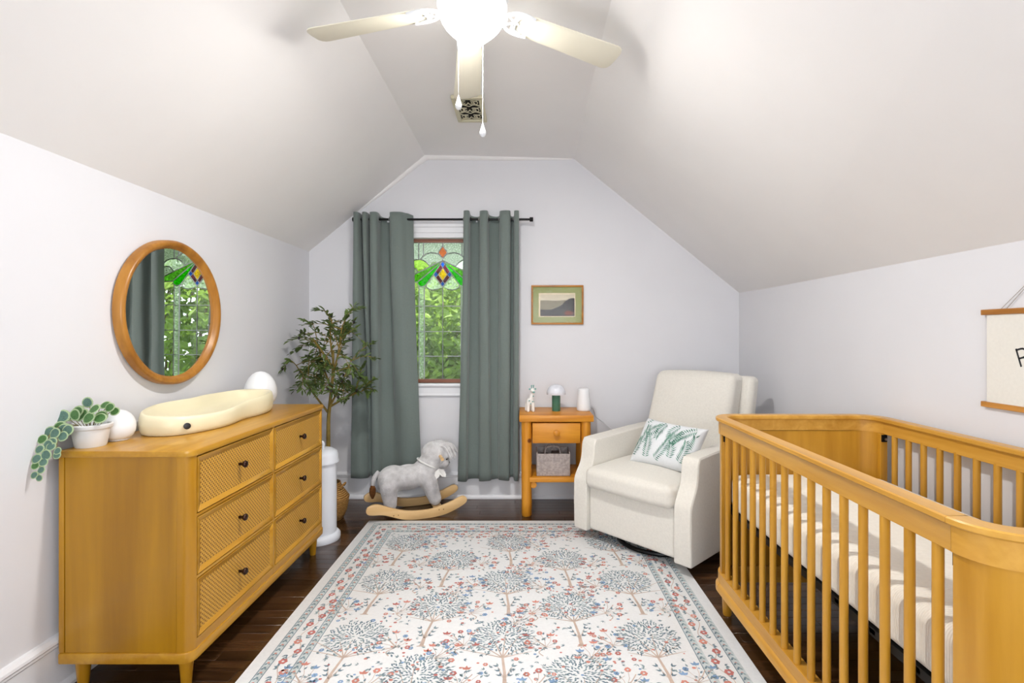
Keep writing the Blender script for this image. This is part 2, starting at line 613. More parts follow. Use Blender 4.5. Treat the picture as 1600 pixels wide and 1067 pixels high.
b.build('sash_frame', M['sash'], win)
leads = MB()
def lead(pts, r=.005):
    leads.tube([(p[0], 0, p[1]) for p in pts], r, 6)
def pane(pts, mat, edge=True):
    q = [wp(*p) if p[0] > -900 else p for p in pts]
    MB().prism(q, 'y', -.0015, .0015).build('pane', M[mat], win)
    return q
def both(pts, mat, mat2=None):
    q = pane(pts, mat)
    pane([(1192 - x, y) for x, y in pts], mat2 or mat)
    for z in (q, [(-x, y) for x, y in q]):
        lead(z + [z[0]], .0046)
drop_l = [(596, 200), (570, 245), (535, 290), (524, 322), (548, 356), (596, 412)]
Aarc = [(228, 427), (250, 396), (275, 370), (330, 335), (400, 318), (470, 326), (533, 345)]
Barc = [(-10, 600), (10, 520), (60, 465), (130, 437), (195, 430), (228, 432), (260, 440), (320, 475), (382, 548)]
Carc = [(190, 645), (150, 590), (100, 562), (50, 560), (-10, 600), (-60, 670), (-80, 786)]
pane(drop_l + [(1192 - x, y) for x, y in drop_l[-2:0:-1]], 'g_amber')
z = [wp(*p) for p in drop_l]
lead(z); lead([(-x, y) for x, y in z])
lead([wp(596, 150), wp(596, 200)])
both(Aarc + [(596, 412), (596, 447), (382, 548), (320, 475), (260, 440), (228, 432)], 'g_tex')
both(Barc + Carc[0:5], 'g_lime', 'g_pale')
both(Carc, 'g_tex')
both([(596, 447), (190, 645), (-80, 786), (-80, 830), (60, 816), (175, 808), (596, 456)], 'g_olive')
both([(596, 456), (175, 808), (190, 860), (240, 888), (295, 872), (320, 850), (440, 685)], 'g_green')
both([(440, 685), (320, 850), (330, 900), (380, 932), (440, 942), (510, 925), (596, 890)], 'g_pale')
T, L_, B_, R_ = Vector((596, 452)), Vector((440, 685)), Vector((596, 890)), Vector((752, 685))
yl, yt, yr, yb = Vector((522, 680)), Vector((596, 572)), Vector((670, 680)), Vector((596, 790))
def mixv(a, b_, t): return tuple(a.lerp(b_, t))
for P, Q, S, inn in ((T, L_, R_, yt), (L_, B_, T, yl), (B_, R_, L_, yb), (R_, T, B_, yr)):
    q = pane([tuple(P), mixv(P, Q, .24), tuple(inn), mixv(P, S, .24)], 'g_blue')
    lead(q + [q[0]], .0036)
for P, Q, a, c in ((T, L_, yt, yl), (L_, B_, yl, yb), (B_, R_, yb, yr), (R_, T, yr, yt)):
    q = pane([mixv(P, Q, .24), mixv(Q, P, .24), tuple(c), tuple(a)], 'g_plum')
    lead(q + [q[0]], .0036)
q = pane([tuple(yl), tuple(yt), tuple(yr), tuple(yb)], 'g_yellow')
lead(q + [q[0]], .0036)
EX = 596 - GX * 2172
both([(EX, 150), (195, 150), (195, 430), (130, 437), (60, 465), (10, 520), (-10, 600), (-60, 670), (-80, 786), (-80, 830), (EX, 830)], 'g_tex')
both([(195, 150), (275, 150), (275, 370), (250, 396), (228, 427), (195, 430)], 'g_tex')
both([(275, 150), (596, 150), (596, 200), (570, 245), (535, 290), (524, 322), (533, 345), (470, 326), (400, 318), (330, 335), (275, 370)], 'g_tex')
both([(EX, 830), (-80, 830), (60, 816), (175, 808), (190, 860), (200, 868), (200, 1209), (EX, 1209)], 'g_clear')
both([(200, 868), (240, 888), (290, 873), (290, 1209), (200, 1209)], 'g_pale')
both([(290, 873), (320, 850), (330, 900), (380, 932), (440, 942), (510, 925), (596, 890), (596, 1209), (290, 1209)], 'g_clear')
for y0, y1 in ((1209, 1632), (1632, 2043), (2043, 2422)):
    both([(EX, y0), (-105, y0), (-105, y1), (EX, y1)], 'g_pale')
    both([(-105, y0), (200, y0), (200, y1), (-105, y1)], 'g_clear')
    both([(200, y0), (290, y0), (290, y1), (200, y1)], 'g_pale')
    both([(290, y0), (596, y0), (596, y1), (290, y1)], 'g_clear')
# little rungs of the ribbed border strips
for x0 in (200, 902):
    y = 930
    while y < 2420:
        lead([wp(x0, y), wp(x0 + 90, y)], .0014)
        y += 42
leads.build('lead_came', M['lead'], win, smooth=True)

# unseen window added behind the camera as an opening for the fill light
w2 = bpy.data.objects.new('added_rear_window', None)
COL.objects.link(w2)
w2.location = (0, YF - .06, 0)
struct(w2, 'added unseen window behind the camera for the fill light')
b = MB()
for x0, x1, z0, z1 in ((-1, -.94, .7, 2), (.94, 1, .7, 2), (-.94, .94, .7, .76), (-.94, .94, 1.94, 2), (-.02, .02, .76, 1.94)):
    b.box(x0, x1, -.03, .03, z0, z1)
b.build('window_frame', M['trim'], w2)

# ------------------------------------------------------------------ outside: ground and shrubs beyond the window
struct(MB().box(-9, 9, 4.2, 14, -0.9, -0.8).build('ground', plain('lawn', rgb(90, 120, 50), 0.9, var=0.3, vscale=20)), 'grass outside the window')
def leaf_mat(name, c, var=0.35, trans=0.35):
    N = Nodes(name)
    N.p.inputs['Roughness'].default_value = 0.5
    tc = N.n('ShaderNodeTexCoord')
    nz = N.n('ShaderNodeTexNoise', i_Scale=9.0, i_Detail=3.0)
    N.l(tc.outputs['Object'], nz.inputs['Vector'])
    d = tuple(x * (1 - var) for x in c[:3]) + (1,)
    l2 = tuple(min(1, x * (1 + var)) for x in c[:3]) + (1,)
    r = ramp(N, nz.outputs['Fac'], [(0.3, d), (0.7, l2)])
    N.l(r.outputs[0], N.p.inputs['Base Color'])
    tl = N.n('ShaderNodeBsdfTranslucent')
    N.l(r.outputs[0], tl.inputs[0])
    mx = N.n('ShaderNodeMixShader')
    mx.inputs[0].default_value = trans
    out = N.t.nodes['Material Output']
    N.l(N.p.outputs[0], mx.inputs[1])
    N.l(tl.outputs[0], mx.inputs[2])
    N.l(mx.outputs[0], out.inputs[0])
    return N.m
M['bush'] = leaf_mat('shrub_leaf', rgb(128, 156, 62), 0.4, 0.45)
M['bark'] = plain('bark', rgb(120, 95, 70), 0.8, var=0.25, vscale=30, bump=0.4, bscale=60)
def add_leaf(b, p, d, n, L, w, mi=0, fold=0.15):
    d = d.normalized()
    s = d.cross(n)
    if s.length < 1e-4:
        s = d.orthogonal()
    s.normalize()
    n = s.cross(d)
    vs = [p, p + d * L * .35 + s * w * .5 + n * fold * w, p + d * L * .72 + s * w * .38 + n * fold * w, p + d * L - n * fold * w,
          p + d * L * .72 - s * w * .38 + n * fold * w, p + d * L * .35 - s * w * .5 + n * fold * w]
    b.add(vs, [(0, 1, 2, 3), (0, 3, 4, 5)], mi)
def rv(): return Vector((random.uniform(-1, 1), random.uniform(-1, 1), random.uniform(-1, 1)))
random.seed(5)
for nm, lab, cx, cy, rx, ry, zt, cnt in (
        ('leafy_shrub', 'sunlit leafy shrub seen straight through the leaded window', -1.35, 6.1, 1.1, .8, 1.95, 6500),
        ('leafy_shrub', 'tall leafy shrub outside, seen in the round mirror', 1.3, 6.0, 1.25, .8, 3.3, 8500),
        ('leafy_shrub', 'dense green thicket farther out, behind both shrubs', -1.9, 8.4, 1.9, .6, 2.1, 6000)):
    t = thing(nm, lab, 'shrub', (cx, cy, -.8), 0, 'shrubs outside the window')
    b = MB()
    for k in range(14):
        a = random.uniform(0, 2 * PI)
        top = Vector((rx * .8 * math.cos(a) * random.random(), ry * .7 * math.sin(a), (zt + .8) * random.uniform(.7, .97)))
        mid = top * .5 + rv() * .12
        b.tube(cat_smooth([Vector((.15 * math.cos(a), .15 * math.sin(a), 0)), mid, top], 4), [.02, .018, .016, .014, .012, .01, .008, .006, .004], 5)
    b.build('stems', M['bark'], t, smooth=True)
    b = MB()
    for k in range(cnt):
        p = Vector((rx * random.uniform(-1, 1), ry * random.uniform(-1, 1), random.uniform(.3, zt + .8)))
        L = random.uniform(.08, .16) * (1.7 if cy > 8 else 1.0)
        d = rv() + Vector((0, -.3, -.2))
        n = rv() * .7 + Vector((0, -.6, .8))
        add_leaf(b, p, d, n, L, L * .6)
    tag(b.build('foliage', M['bush'], t, recalc=False), kind='stuff')

# ------------------------------------------------------------------ curtains and rod
M['curtain'] = fabric('sage_grey_curtain_cloth', rgb(113, 124, 120), 0.75, 300, 0.12, 0.03, 0.3)
YR, ZR = 3.785, 2.088
rod = thing('curtain_rod', 'thin black metal curtain rod above the window', 'curtain rod', ((551 - 818) * YR / 800, YR, ZR))
RL = (833 - 551) * YR / 800
MB().lathe([(.0085, 0.01), (.0085, RL - .01)], 12, 'x').build('rod', M['black'], rod, smooth=True)
for x in (0, RL - .026):
    MB().lathe([(.015, x), (.0165, x + .003), (.0165, x + .023), (.015, x + .026)], 16, 'x').build('finial', M['black'], rod, smooth=True)
for x in (.05, RL - .14):
    b = MB()
    b.box(x - .005, x + .005, .006, YB - YR, -.005, .005)
    b.box(x - .012, x + .012, YB - YR - .006, YB - YR, -.03, .03)
    b.build('bracket', M['black'], rod)
def curtain(label, top, bot, z0, z1, cross):
    t = thing('curtain', label, 'curtain', (top[0][0], YR, z0), 0, 'curtains at the leaded window')
    n = len(top)
    ox = top[0][0]
    tp = cat_smooth([(x, d, 0) for x, d in top], 7)
    bt = cat_smooth([(x, d, 0) for x, d in bot], 7)
    NZ = 36
    def fn(u, v):
        i = min(len(tp) - 1, int(round(u * (len(tp) - 1))))
        e = 1 - v
        w = e ** 1.3
        a, c = tp[i], bt[i]
        X = a.x + (c.x - a.x) * w
        d = a.y + (c.y - a.y) * w
        amp = .049 * (1 - .25 * w)
        wob = .006 * math.sin(3.1 * X * 8 + 7 * v) * w + .004 * math.sin(19 * v + X * 23) * min(1, 3 * w)
        Z = (z1 - z0) * v
        if v > .98:
            Z -= .02 * max(0, d)
        if v < .02:
            Z += .012 * max(0, d) - .006 * math.sin(X * 11)
        return (X - ox, d * amp + wob, Z)
    o = MB().grid(fn, len(tp) - 1, NZ).build('cloth', M['curtain'], t, smooth=True, recalc=False, angle=180)
    sd = o.modifiers.new('thickness', 'SOLIDIFY')
    sd.thickness = .0022
    sd.offset = 0
    for x in cross:
        MB().tube([(x - ox + .006 * math.sin(a), .028 * math.sin(a) * .75, ZR - z0 + .02 * math.cos(a)) for a in [2 * PI * k / 18 for k in range(18)]], .0028, 6, closed=True).build('grommet', M['chrome'], t, smooth=True)
    return t
curtain('sage grey curtain panel behind the olive tree, left of the window',
        [(-1.246, -.2), (-1.24, -1), (-1.212, -1), (-1.20, .6), (-1.188, .7), (-1.178, -.9), (-1.152, -1), (-1.142, .5), (-1.132, .6), (-1.122, -.9), (-1.075, -1), (-1.060, .8), (-.99, 1), (-.975, -.9), (-.90, -1), (-.865, -.2), (-.82, .5)],
        [(-1.27, -.3), (-1.262, -.9), (-1.20, -1), (-1.155, -.2), (-1.145, .7), (-1.135, .9), (-1.125, .8), (-1.118, .3), (-1.112, -.2), (-1.10, -.9), (-1.06, -1), (-1.035, -.1), (-.97, .6), (-.92, .3), (-.88, -.6), (-.80, -.8), (-.752, -.1)],
        .178, 2.132, (-1.206, -1.183, -1.147, -1.127, -1.067, -.983, -.88))
curtain('sage grey curtain panel right of the window, nearest the nightstand',
        [(-.44, .6), (-.435, -.9), (-.40, -1), (-.392, .8), (-.33, 1), (-.317, -.8), (-.267, -1), (-.255, .7), (-.185, 1), (-.168, -.8), (-.102, -1), (-.096, .8), (-.072, .9), (-.066, -.9), (-.038, -1), (-.034, -.4)],
        [(-.483, .3), (-.48, -.7), (-.425, -.9), (-.41, .5), (-.335, .7), (-.32, -.5), (-.25, -.8), (-.235, -.2), (-.19, .1), (-.175, -.8), (-.11, -1), (-.104, .7), (-.075, .8), (-.066, -.7), (-.042, -.9), (-.037, -.3)],
        .162, 2.142, (-.437, -.396, -.323, -.261, -.177, -.099, -.069))

# ------------------------------------------------------------------ dresser
HD, HL = rgb(158, 106, 8), rgb(196, 144, 30)
M['honey_z'] = wood('honey_wood_upright', HD, HL, 'z', 0.33, 0.55, contrast=(0.25, 0.75), coat=0.15)
M['honey_y'] = wood('honey_wood_lengthwise', rgb(170, 116, 16), rgb(203, 152, 46), 'y', 0.33, 0.8, contrast=(0.25, 0.75), coat=0.15)
M['honey_x'] = wood('honey_wood_crosswise', HD, HL, 'x', 0.33, 0.8, contrast=(0.25, 0.75), coat=0.15)
M['honey_side_shaded'] = wood('honey_wood_shaded_side', rgb(150, 102, 4), rgb(188, 136, 18), 'z', 0.33, 0.4, contrast=(0.25, 0.75), coat=0.15)  # darker copy of the honey wood: the side's weaker light put into the colour
M['gap'] = plain('drawer_gap_shadow_wood', rgb(70, 40, 14), 0.7)
M['bronze'] = plain('dark_bronze', rgb(54, 32, 24), 0.3, 0.5, metal=0.7)
def cane_mat():
    N = Nodes('woven_cane')
    tc = N.n('ShaderNodeTexCoord')
    sp = N.n('ShaderNodeSeparateXYZ')
    N.l(tc.outputs['Object'], sp.inputs[0])
    def sine(o, fr):
        m = N.n('ShaderNodeMath', operation='MULTIPLY'); m.inputs[1].default_value = fr
        N.l(o, m.inputs[0])
        s = N.n('ShaderNodeMath', operation='SINE')
        N.l(m.outputs[0], s.inputs[0])
        return s.outputs[0]
    fr = 2 * PI / 0.0165
    p = N.n('ShaderNodeMath', operation='MULTIPLY')
    N.l(sine(sp.outputs['Y'], fr), p.inputs[0])
    N.l(sine(sp.outputs['Z'], fr), p.inputs[1])
    r = ramp(N, p.outputs[0], [(0.28, rgb(214, 162, 62)), (0.50, rgb(104, 60, 8))])
    nz = N.n('ShaderNodeTexNoise', i_Scale=300.0)
    N.l(tc.outputs['Object'], nz.inputs['Vector'])
    mx = N.n('ShaderNodeMix', data_type='RGBA', blend_type='MULTIPLY')
    mx.inputs['Factor'].default_value = 0.35
    N.l(r.outputs[0], mx.inputs['A'])
    rr = ramp(N, nz.outputs['Fac'], [(0.3, (.6, .55, .5, 1)), (0.7, (1, 1, 1, 1))])
    N.l(rr.outputs[0], mx.inputs['B'])
    N.l(mx.outputs['Result'], N.p.inputs['Base Color'])
    N.p.inputs['Roughness'].default_value = 0.5
    bp = N.n('ShaderNodeBump', i_Strength=0.6, i_Distance=0.002)
    bp.invert = True
    N.l(p.outputs[0], bp.inputs['Height'])
    N.l(bp.outputs[0], N.p.inputs['Normal'])
    return N.m
M['cane'] = cane_mat()
DX, DY = .231, .59
dr = thing('dresser', 'honey wood six drawer dresser with woven cane fronts', 'dresser', (-1.366, 2.34, 0))
MB().prism(rrect(DX, DY, .032, 6, (1, 0, 0, 1)), 'z', .818, .84).build('top', M['honey_y'], dr, bevel=(.003, 2, 50))
MB().prism(rrect(DX - .032, DY - .012, .02, 6, (1, 0, 0, 1)), 'z', .146, .818).build('case', M['gap'], dr)
MB().prism(rrect(DX - .002, DY - .002, .034, 6, (1, 0, 0, 1)), 'z', .108, .146).build('base_moulding', M['honey_y'], dr, bevel=(.005, 2, 50))
for s in (-1, 1):
    y0, y1 = sorted((s * (DY - .013), s * (DY - .008)))
    MB().box(-DX + .022, DX - .056, y0, y1, .146, .818).build('side_panel', M['honey_side_shaded'], dr, bevel=(.0012, 1, 40))
    y0, y1 = sorted((s * (DY - .03), s * (DY - .006)))
    MB().box(-DX + .002, -DX + .0205, y0, y1, .146, .818).build('rear_stile', M['honey_z'], dr, bevel=(.0015, 2, 40))
    # rounded front corner post
    pts = []
    cx, cy, R = DX - .006 - .032, s * (DY - .006 - .032), .032
    arc = [(cx + R * math.cos(math.radians(90 * k / 8)), cy + s * R * math.sin(math.radians(90 * k / 8))) for k in range(9)]
    pts = arc + [(DX - .0545, s * (DY - .006)), (DX - .0545, cy), (cx, s * (DY - .0385))] + [(DX - .006, s * (DY - .0385))]
    MB().prism(pts, 'z', .146, .818).build('corner_post', M['honey_z'], dr, smooth=True)
rows = ((.181, .383), (.400, .599), (.616, .8105))
cols = ((-.5475, -.0105), (.0105, .5475))
XF = DX - .006
MB().box(XF - .027, XF, -.0068, .0068, .146, .818).build('centre_stile', M['honey_z'], dr, bevel=(.001, 1, 40))
for z0, z1 in ((.146, .1775), (.3868, .3962), (.6028, .6122), (.8145, .818)):
    MB().box(XF - .027, XF - .0005, -.555, .555, z0, z1).build('front_rail', M['honey_y'], dr)
knob = MB().lathe([(.006, 0), (.0055, .012), (.007, .014), (.0125, .02), (.0145, .026), (.012, .031), (.004, .033)], 16, 'x').mesh('knob', M['bronze'], smooth=True)
fw = .022
frame_me, cane_me = {}, {}
for z0, z1 in rows:
    for y0, y1 in cols:
        b = MB()
        x0, x1 = XF - .024, XF + .002
        O = [(y0, z0), (y1, z0), (y1, z1), (y0, z1)]
        I = [(y0 + fw, z0 + fw), (y1 - fw, z0 + fw), (y1 - fw, z1 - fw), (y0 + fw, z1 - fw)]
        for k in range(4):
            j = (k + 1) % 4
            v = [(x0,) + O[k], (x0,) + O[j], (x0,) + I[j], (x0,) + I[k], (x1,) + O[k], (x1,) + O[j], (x1 - .006,) + I[j], (x1 - .006,) + I[k]]
            b.add(v, [(0, 1, 2, 3), (4, 5, 6, 7), (0, 1, 5, 4), (3, 2, 6, 7), (0, 3, 7, 4), (1, 2, 6, 5)])
        d = b.build('drawer', M['honey_y'], dr, bevel=(.0012, 1, 60))
        MB().box(XF - .0058, XF - .0035, y0 + fw - .001, y1 - fw + .001, z0 + fw - .001, z1 - fw + .001).build('cane_panel', M['cane'], d)
        o = bpy.data.objects.new('knob', knob)
        COL.objects.link(o)
        o.parent = d
        o.location = (XF - .004, (y0 + y1) / 2, (z0 + z1) / 2 + .004)
for sx in (-1, 1):
    for sy in (-1, 1):
        x, y = sx * (DX - .05), sy * (DY - .05)
        MB().lathe([(.0145, 0), (.016, .004), (.024, .108)], 18, c=(x, y, 0)).build('leg', M['honey_z'], dr, smooth=True)

# ------------------------------------------------------------------ crib
CD, CL_ = rgb(186, 130, 36), rgb(220, 168, 76)
M['crib_y'] = wood('crib_pine_lengthwise', CD, CL_, 'y', 0.35, 0.75, contrast=(0.2, 0.75), coat=0.12)
M['crib_z'] = wood('crib_pine_upright', rgb(170, 116, 18), rgb(206, 152, 50), 'z', 0.35, 0.55, contrast=(0.2, 0.75), coat=0.12)
CX0, CX1, CY0, CY1, CR = .845, 1.602, .915, 2.343, .11
ca, cb_ = (CX1 - CX0) / 2, (CY1 - CY0) / 2
crib = thing('crib', 'honey pine baby crib with slatted sides and rounded solid ends', 'crib', ((CX0 + CX1) / 2, (CY0 + CY1) / 2, 0))
JY = cb_ - CR
TOP = .876
# rail outline: cap with an overhang, band below (outward offset, z)
railp = [(-.034, .804), (-.012, .804), (-.012, TOP - .019), (-.004, TOP - .017), (0, TOP - .013), (0, TOP - .003), (-.003, TOP), (-.046, TOP), (-.05, TOP - .004), (-.05, TOP - .015), (-.046, TOP - .019), (-.034, TOP - .019)]
botp = [(-.05, .128), (-.004, .115), (0, .119), (0, .142), (-.006, .15), (-.01, .154), (-.01, .196), (-.05, .2)]
panp = [(-.034, .15), (-.018, .15), (-.018, .806), (-.034, .806)]
def upath(s, ext=0.0, n=9):
    p = [(-ca, -JY + ext)]
    p += [(-ca + CR + CR * math.cos(math.radians(180 + 90 * k / n)), -JY + CR * math.sin(math.radians(180 + 90 * k / n))) for k in range(n + 1)]
    p += [(ca - CR + CR * math.cos(math.radians(270 + 90 * k / n)), -JY + CR * math.sin(math.radians(270 + 90 * k / n))) for k in range(n + 1)]
    p += [(ca, -JY + ext)]
    return p if s < 0 else [(-x, -y) for x, y in p]
for s in (-1, 1):
    MB().sweep(upath(s, .0005), railp).build('end_rail', M['crib_y'], crib, smooth=True, angle=30)
    MB().sweep(upath(s, .004), panp).build('end_panel', M['crib_z'], crib, smooth=True, angle=30)
    MB().sweep(upath(s, .0005), botp).build('end_base', M['crib_y'], crib, smooth=True, angle=30)
slat_me = MB().lathe([(.0112, .19), (.0112, .81)], 14).mesh('slat', M['crib_z'], smooth=True)
for s in (-1, 1):
    path = [(ca, -JY + .0015), (ca, JY - .0015)] if s > 0 else [(-ca, JY - .0015), (-ca, -JY + .0015)]
    MB().sweep(path, railp).build('top_rail', M['crib_y'], crib, bevel=(.0012, 1, 60))
    MB().sweep(path, botp).build('bottom_rail', M['crib_y'], crib, bevel=(.0012, 1, 60))
    for k in range(15):
        o = bpy.data.objects.new('slat', slat_me)
        COL.objects.link(o)
        o.parent = crib
        o.location = (s * (ca - .024), .0788 * (k - 7) - .004, 0)
    for e in (-1, 1):
        y0, y1 = sorted((e * (JY - .006), e * (JY + .014)))
        x0, x1 = sorted((s * (ca - .05), s * (ca - .025)))
        post = MB().box(x0, x1, y0, y1, .18, .806).build('post', M['crib_z'], crib, bevel=(.003, 2, 40))
        b = MB()
        ye = e * (JY - .0065)
        b.box(s * (ca - .035) - .011, s * (ca - .035) + .011, min(ye, ye - e * .006), max(ye, ye - e * .006), .772, .802)
        b.build('bracket', M['black'], post)
        MB().lathe([(.006, 0), (.006, .006), (.003, .008)], 10, 'y', (s * (ca - .035), ye - e * .006 - (.008 if e > 0 else 0), .785)).build('bolt', M['chrome'], post, smooth=True)
        MB().lathe([(.0165, 0), (.0185, .005), (.024, .125)], 18, c=(s * (ca - .055), e * (JY + .03), 0)).build('leg', M['crib_z'], crib, smooth=True)
b = MB()
for s in (-1, 1):
    x0, x1 = sorted((s * (ca - .06), s * (ca - .085)))
    b.box(x0, x1, -cb_ + .07, cb_ - .07, .455, .478)
    y0, y1 = sorted((s * (cb_ - .05), s * (cb_ - .075)))
    b.box(-ca + .06, ca - .06, y0, y1, .455, .478)
for k in range(7):
    y = -.45 + .15 * k
    b.box(-ca + .06, ca - .06, y - .01, y + .01, .462, .474)
b.build('mattress_support', M['black'], crib)

M['matt'] = fabric('cream_ribbed_cotton', rgb(236, 231, 220), 0.9, 0, 0.35, 0.03, 0.2, ribs=55)
def mat_fn(p):
    p = Vector(p)
    e = max(abs(p.x) / .325, abs(p.y) / .655)
    if p.z > .55:
        p.z += .012 * (1 - min(1, e) ** 4)
    return p
mt = thing('crib_mattress', 'cream crib mattress in a fine ribbed fitted sheet', 'mattress', ((CX0 + CX1) / 2, (CY0 + CY1) / 2, .478))
def mfn(p):
    q = mat_fn(p + Vector((0, 0, .478)))
    # plan corners pulled in to a radius
    hx, hy, R = .325, .66, .09
    dx, dy = abs(q.x) - (hx - R), abs(q.y) - (hy - R)
    if dx > 0 and dy > 0:
        d = math.hypot(dx, dy)
        mxd = max(dx, dy)
        k = mxd / d
        q.x = math.copysign(hx - R + dx * k, q.x)
        q.y = math.copysign(hy - R + dy * k, q.y)
    return q - Vector((0, 0, .478))
MB().rbox((0, 0, .0705), (.325, .66, .07), .032, 4, 14, fn=mfn).build('cover', M['matt'], mt, smooth=True, angle=80)

# ------------------------------------------------------------------ glider armchair
M['linen'] = fabric('oatmeal_linen', rgb(229, 225, 216), 0.92, 320, 0.3, 0.035, 0.25)
RZ = 0.0085
ch = thing('glider_armchair', 'oatmeal upholstered swivel glider armchair in the corner', 'armchair', (.862, 3.114, RZ), math.radians(-47))
# swivel base
b = MB()
b.tube([(.25 * math.cos(2 * PI * k / 40), .25 * math.sin(2 * PI * k / 40) - .06, .013) for k in range(40)], .0125, 8, closed=True)
for a in (45, 135):
    c, s_ = math.cos(math.radians(a)), math.sin(math.radians(a))
    b.tube([(-.25 * c, -.25 * s_ - .06, .015), (.25 * c, .25 * s_ - .06, .015)], .011, 8)
b.lathe([(.05, .01), (.05, .055), (.12, .06), (.12, .07)], 20, c=(0, -.06, 0))
b.build('swivel_base', M['black'], ch, smooth=True)
HW, AW = .39, .1
armo = [(-.395, .055), (-.397, .20), (-.395, .33), (-.388, .365), (-.368, .40), (-.342, .44), (-.328, .48), (-.322, .53), (-.318, .56), (-.306, .582), (-.28, .592), (-.1, .598), (.12, .606), (.3, .612), (.38, .612), (.38, .055)]
armo = [tuple(p) for p in cat_smooth([(y, z, 0) for y, z in armo[1:-2]], 3)]
armo = [(-.395, .055)] + [(p[0], p[1]) for p in armo] + [(.38, .612), (.38, .055)]
for s in (-1, 1):
    x0, x1 = sorted((s * (HW - AW), s * HW))
    a = MB().prism(armo, 'x', x0, x1).build('arm', M['linen'], ch, bevel=(.018, 4, 50))
    # piping seam round the arm front
    MB().tube([(s * (HW - .006), y - .001, z) for y, z in armo[1:-4]], .0016, 5).build('seam', M['linen'], a, smooth=True)
MB().rbox((0, -.17, .2), (HW - AW - .002, .205, .135), .02, 3, 4).build('footrest_panel', M['linen'], ch, smooth=True, angle=80)
def seat_fn(p):
    x, y = p.x / .29, (p.y + .1) / .33
    if p.z > .4:
        p.z += .03 * (1 - x * x) * (1 - min(1, y * y)) + .012 * (p.y + .1)
    if p.y < -.3:
        p.y -= .012 * (1 - x * x) * (1 - ((p.z - .39) / .08) ** 2 * .4)
    return p
MB().rbox((0, -.106, .385), (HW - AW - .001, .315, .062), .038, 4, 10, fn=seat_fn).build('seat_cushion', M['linen'], ch, smooth=True, angle=80)
# reclined back cushion and the shell behind it
def back_fn(p):
    t = (p.z - .40) / .58
    q = p.copy()
    if p.y < 0:
        x = p.x / .28
        q.y -= .028 * (1 - x * x) * max(0, 1 - (2 * t - 1) ** 4)
    q.x *= 1 - .03 * t
    q.y += .20 + .205 * t
    q.z -= .012 * (p.x / .28) ** 2 * max(0, t)
    return q
MB().rbox((0, 0, .69), (HW - AW - .004, .075, .30), .042, 4, 10, fn=back_fn).build('back_cushion', M['linen'], ch, smooth=True, angle=80)
def shell_fn(p):
    t = (p.z - .30) / .66
    q = p.copy()
    q.y += .335 + .165 * t
    return q
MB().rbox((0, 0, .52), (.345, .055, .445), .04, 4, 6, fn=shell_fn).build('back_shell', M['linen'], ch, smooth=True, angle=80)
MB().box(-.29, .29, -.1, .37, .07, .325).build('seat_frame', M['linen'], ch, bevel=(.01, 2, 40))

# lumbar pillow with printed fern sprigs
M['pillow'] = fabric('white_pillow_cotton', rgb(226, 229, 232), 0.9, 300, 0.2, 0.02)
M['fern'] = plain('fern_print_green', rgb(118, 158, 142), 0.9, 0.1, var=0.2, vscale=60)
M['fern2'] = plain('fern_print_dark_green', rgb(74, 122, 106), 0.9, 0.1, var=0.2, vscale=60)
pc = [Vector(p) for p in ((.640, 3.095, .470), (.915, 2.802, .468), (1.02, 2.815, .715), (.768, 3.165, .722))]
base = Vector((.80, 2.96, .468))
pl = thing('lumbar_pillow', 'white lumbar pillow printed with green fern sprigs on the armchair', 'pillow', base)
nrm = (pc[1] - pc[0]).cross(pc[3] - pc[0]).normalized()
if nrm.y > 0: nrm = -nrm
def pil(u, v, side, lift=0.0):
    pu, pv = 2 * u - 1, 2 * v - 1
    # edges drawn in between the corners
    uu = .5 + .5 * pu * (1 - .045 * (1 - pv * pv))
    vv = .5 + .5 * pv * (1 - .07 * (1 - pu * pu))
    p = pc[0] * (1 - uu) * (1 - vv) + pc[1] * uu * (1 - vv) + pc[2] * uu * vv + pc[3] * (1 - uu) * vv
    h = .062 * max(0, (1 - pu ** 4)) ** .55 * max(0, (1 - pv ** 4)) ** .55
    return p + nrm * side * (h + lift) - base
b = MB()
b.grid(lambda u, v: pil(u, v, 1), 52, 36)
b.grid(lambda u, v: pil(u, v, -1), 52, 36)
o = b.build('cover', M['pillow'], pl, smooth=True, angle=180)
bm = bmesh.new(); bm.from_mesh(o.data); bmesh.ops.remove_doubles(bm, verts=bm.verts, dist=1e-5); bmesh.ops.recalc_face_normals(bm, faces=bm.faces); bm.to_mesh(o.data); bm.free()
o.data.polygons.foreach_set('use_smooth', [True] * len(o.data.polygons))
b = MB()
def P2(x, y):
    return pil(min(.985, max(.015, x / .44)), min(.985, max(.015, y / .26)), 1, .0022)
random.seed(3)
for (x, y, a, L) in ((.035, .235, 55, .07), (.06, .11, 75, .10), (.095, .17, 35, .10), (.13, .03, 100, .15), (.19, .24, 245, .10), (.20, .03, 60, .16), (.285, .24, 235, .09), (.40, .23, 215, .15), (.30, .05, 95, .09), (.37, .04, 80, .12), (.42, .12, 90, .08), (.02, .04, 70, .10), (.27, .14, 40, .08)):
    a0 = math.radians(a)
    n = int(L / .0095)
    for k in range(n):
        t = k / n
        aa = a0 + .35 * (t - .5)
        cx, cy = x + L * t * math.cos(aa), y + L * t * math.sin(aa)
        for s in (-1, 1):
            d = aa + s * (1.2 - .6 * t)
            l = .052 * (1 - .5 * t) * random.uniform(.8, 1.1) * (.6 + .8 * min(t * 3, 1) * .5)
            w = .0031
            ex, ey = math.cos(d), math.sin(d)
            q = [(cx, cy), (cx + ex * l * .5 - ey * w, cy + ey * l * .5 + ex * w), (cx + ex * l, cy + ey * l), (cx + ex * l * .5 + ey * w, cy + ey * l * .5 - ex * w)]
            if all(0.006 < X < .434 and .006 < Y < .254 for X, Y in q):
                b.add([P2(*z) for z in q], [(0, 1, 2, 3)], random.choice((0, 0, 1)))
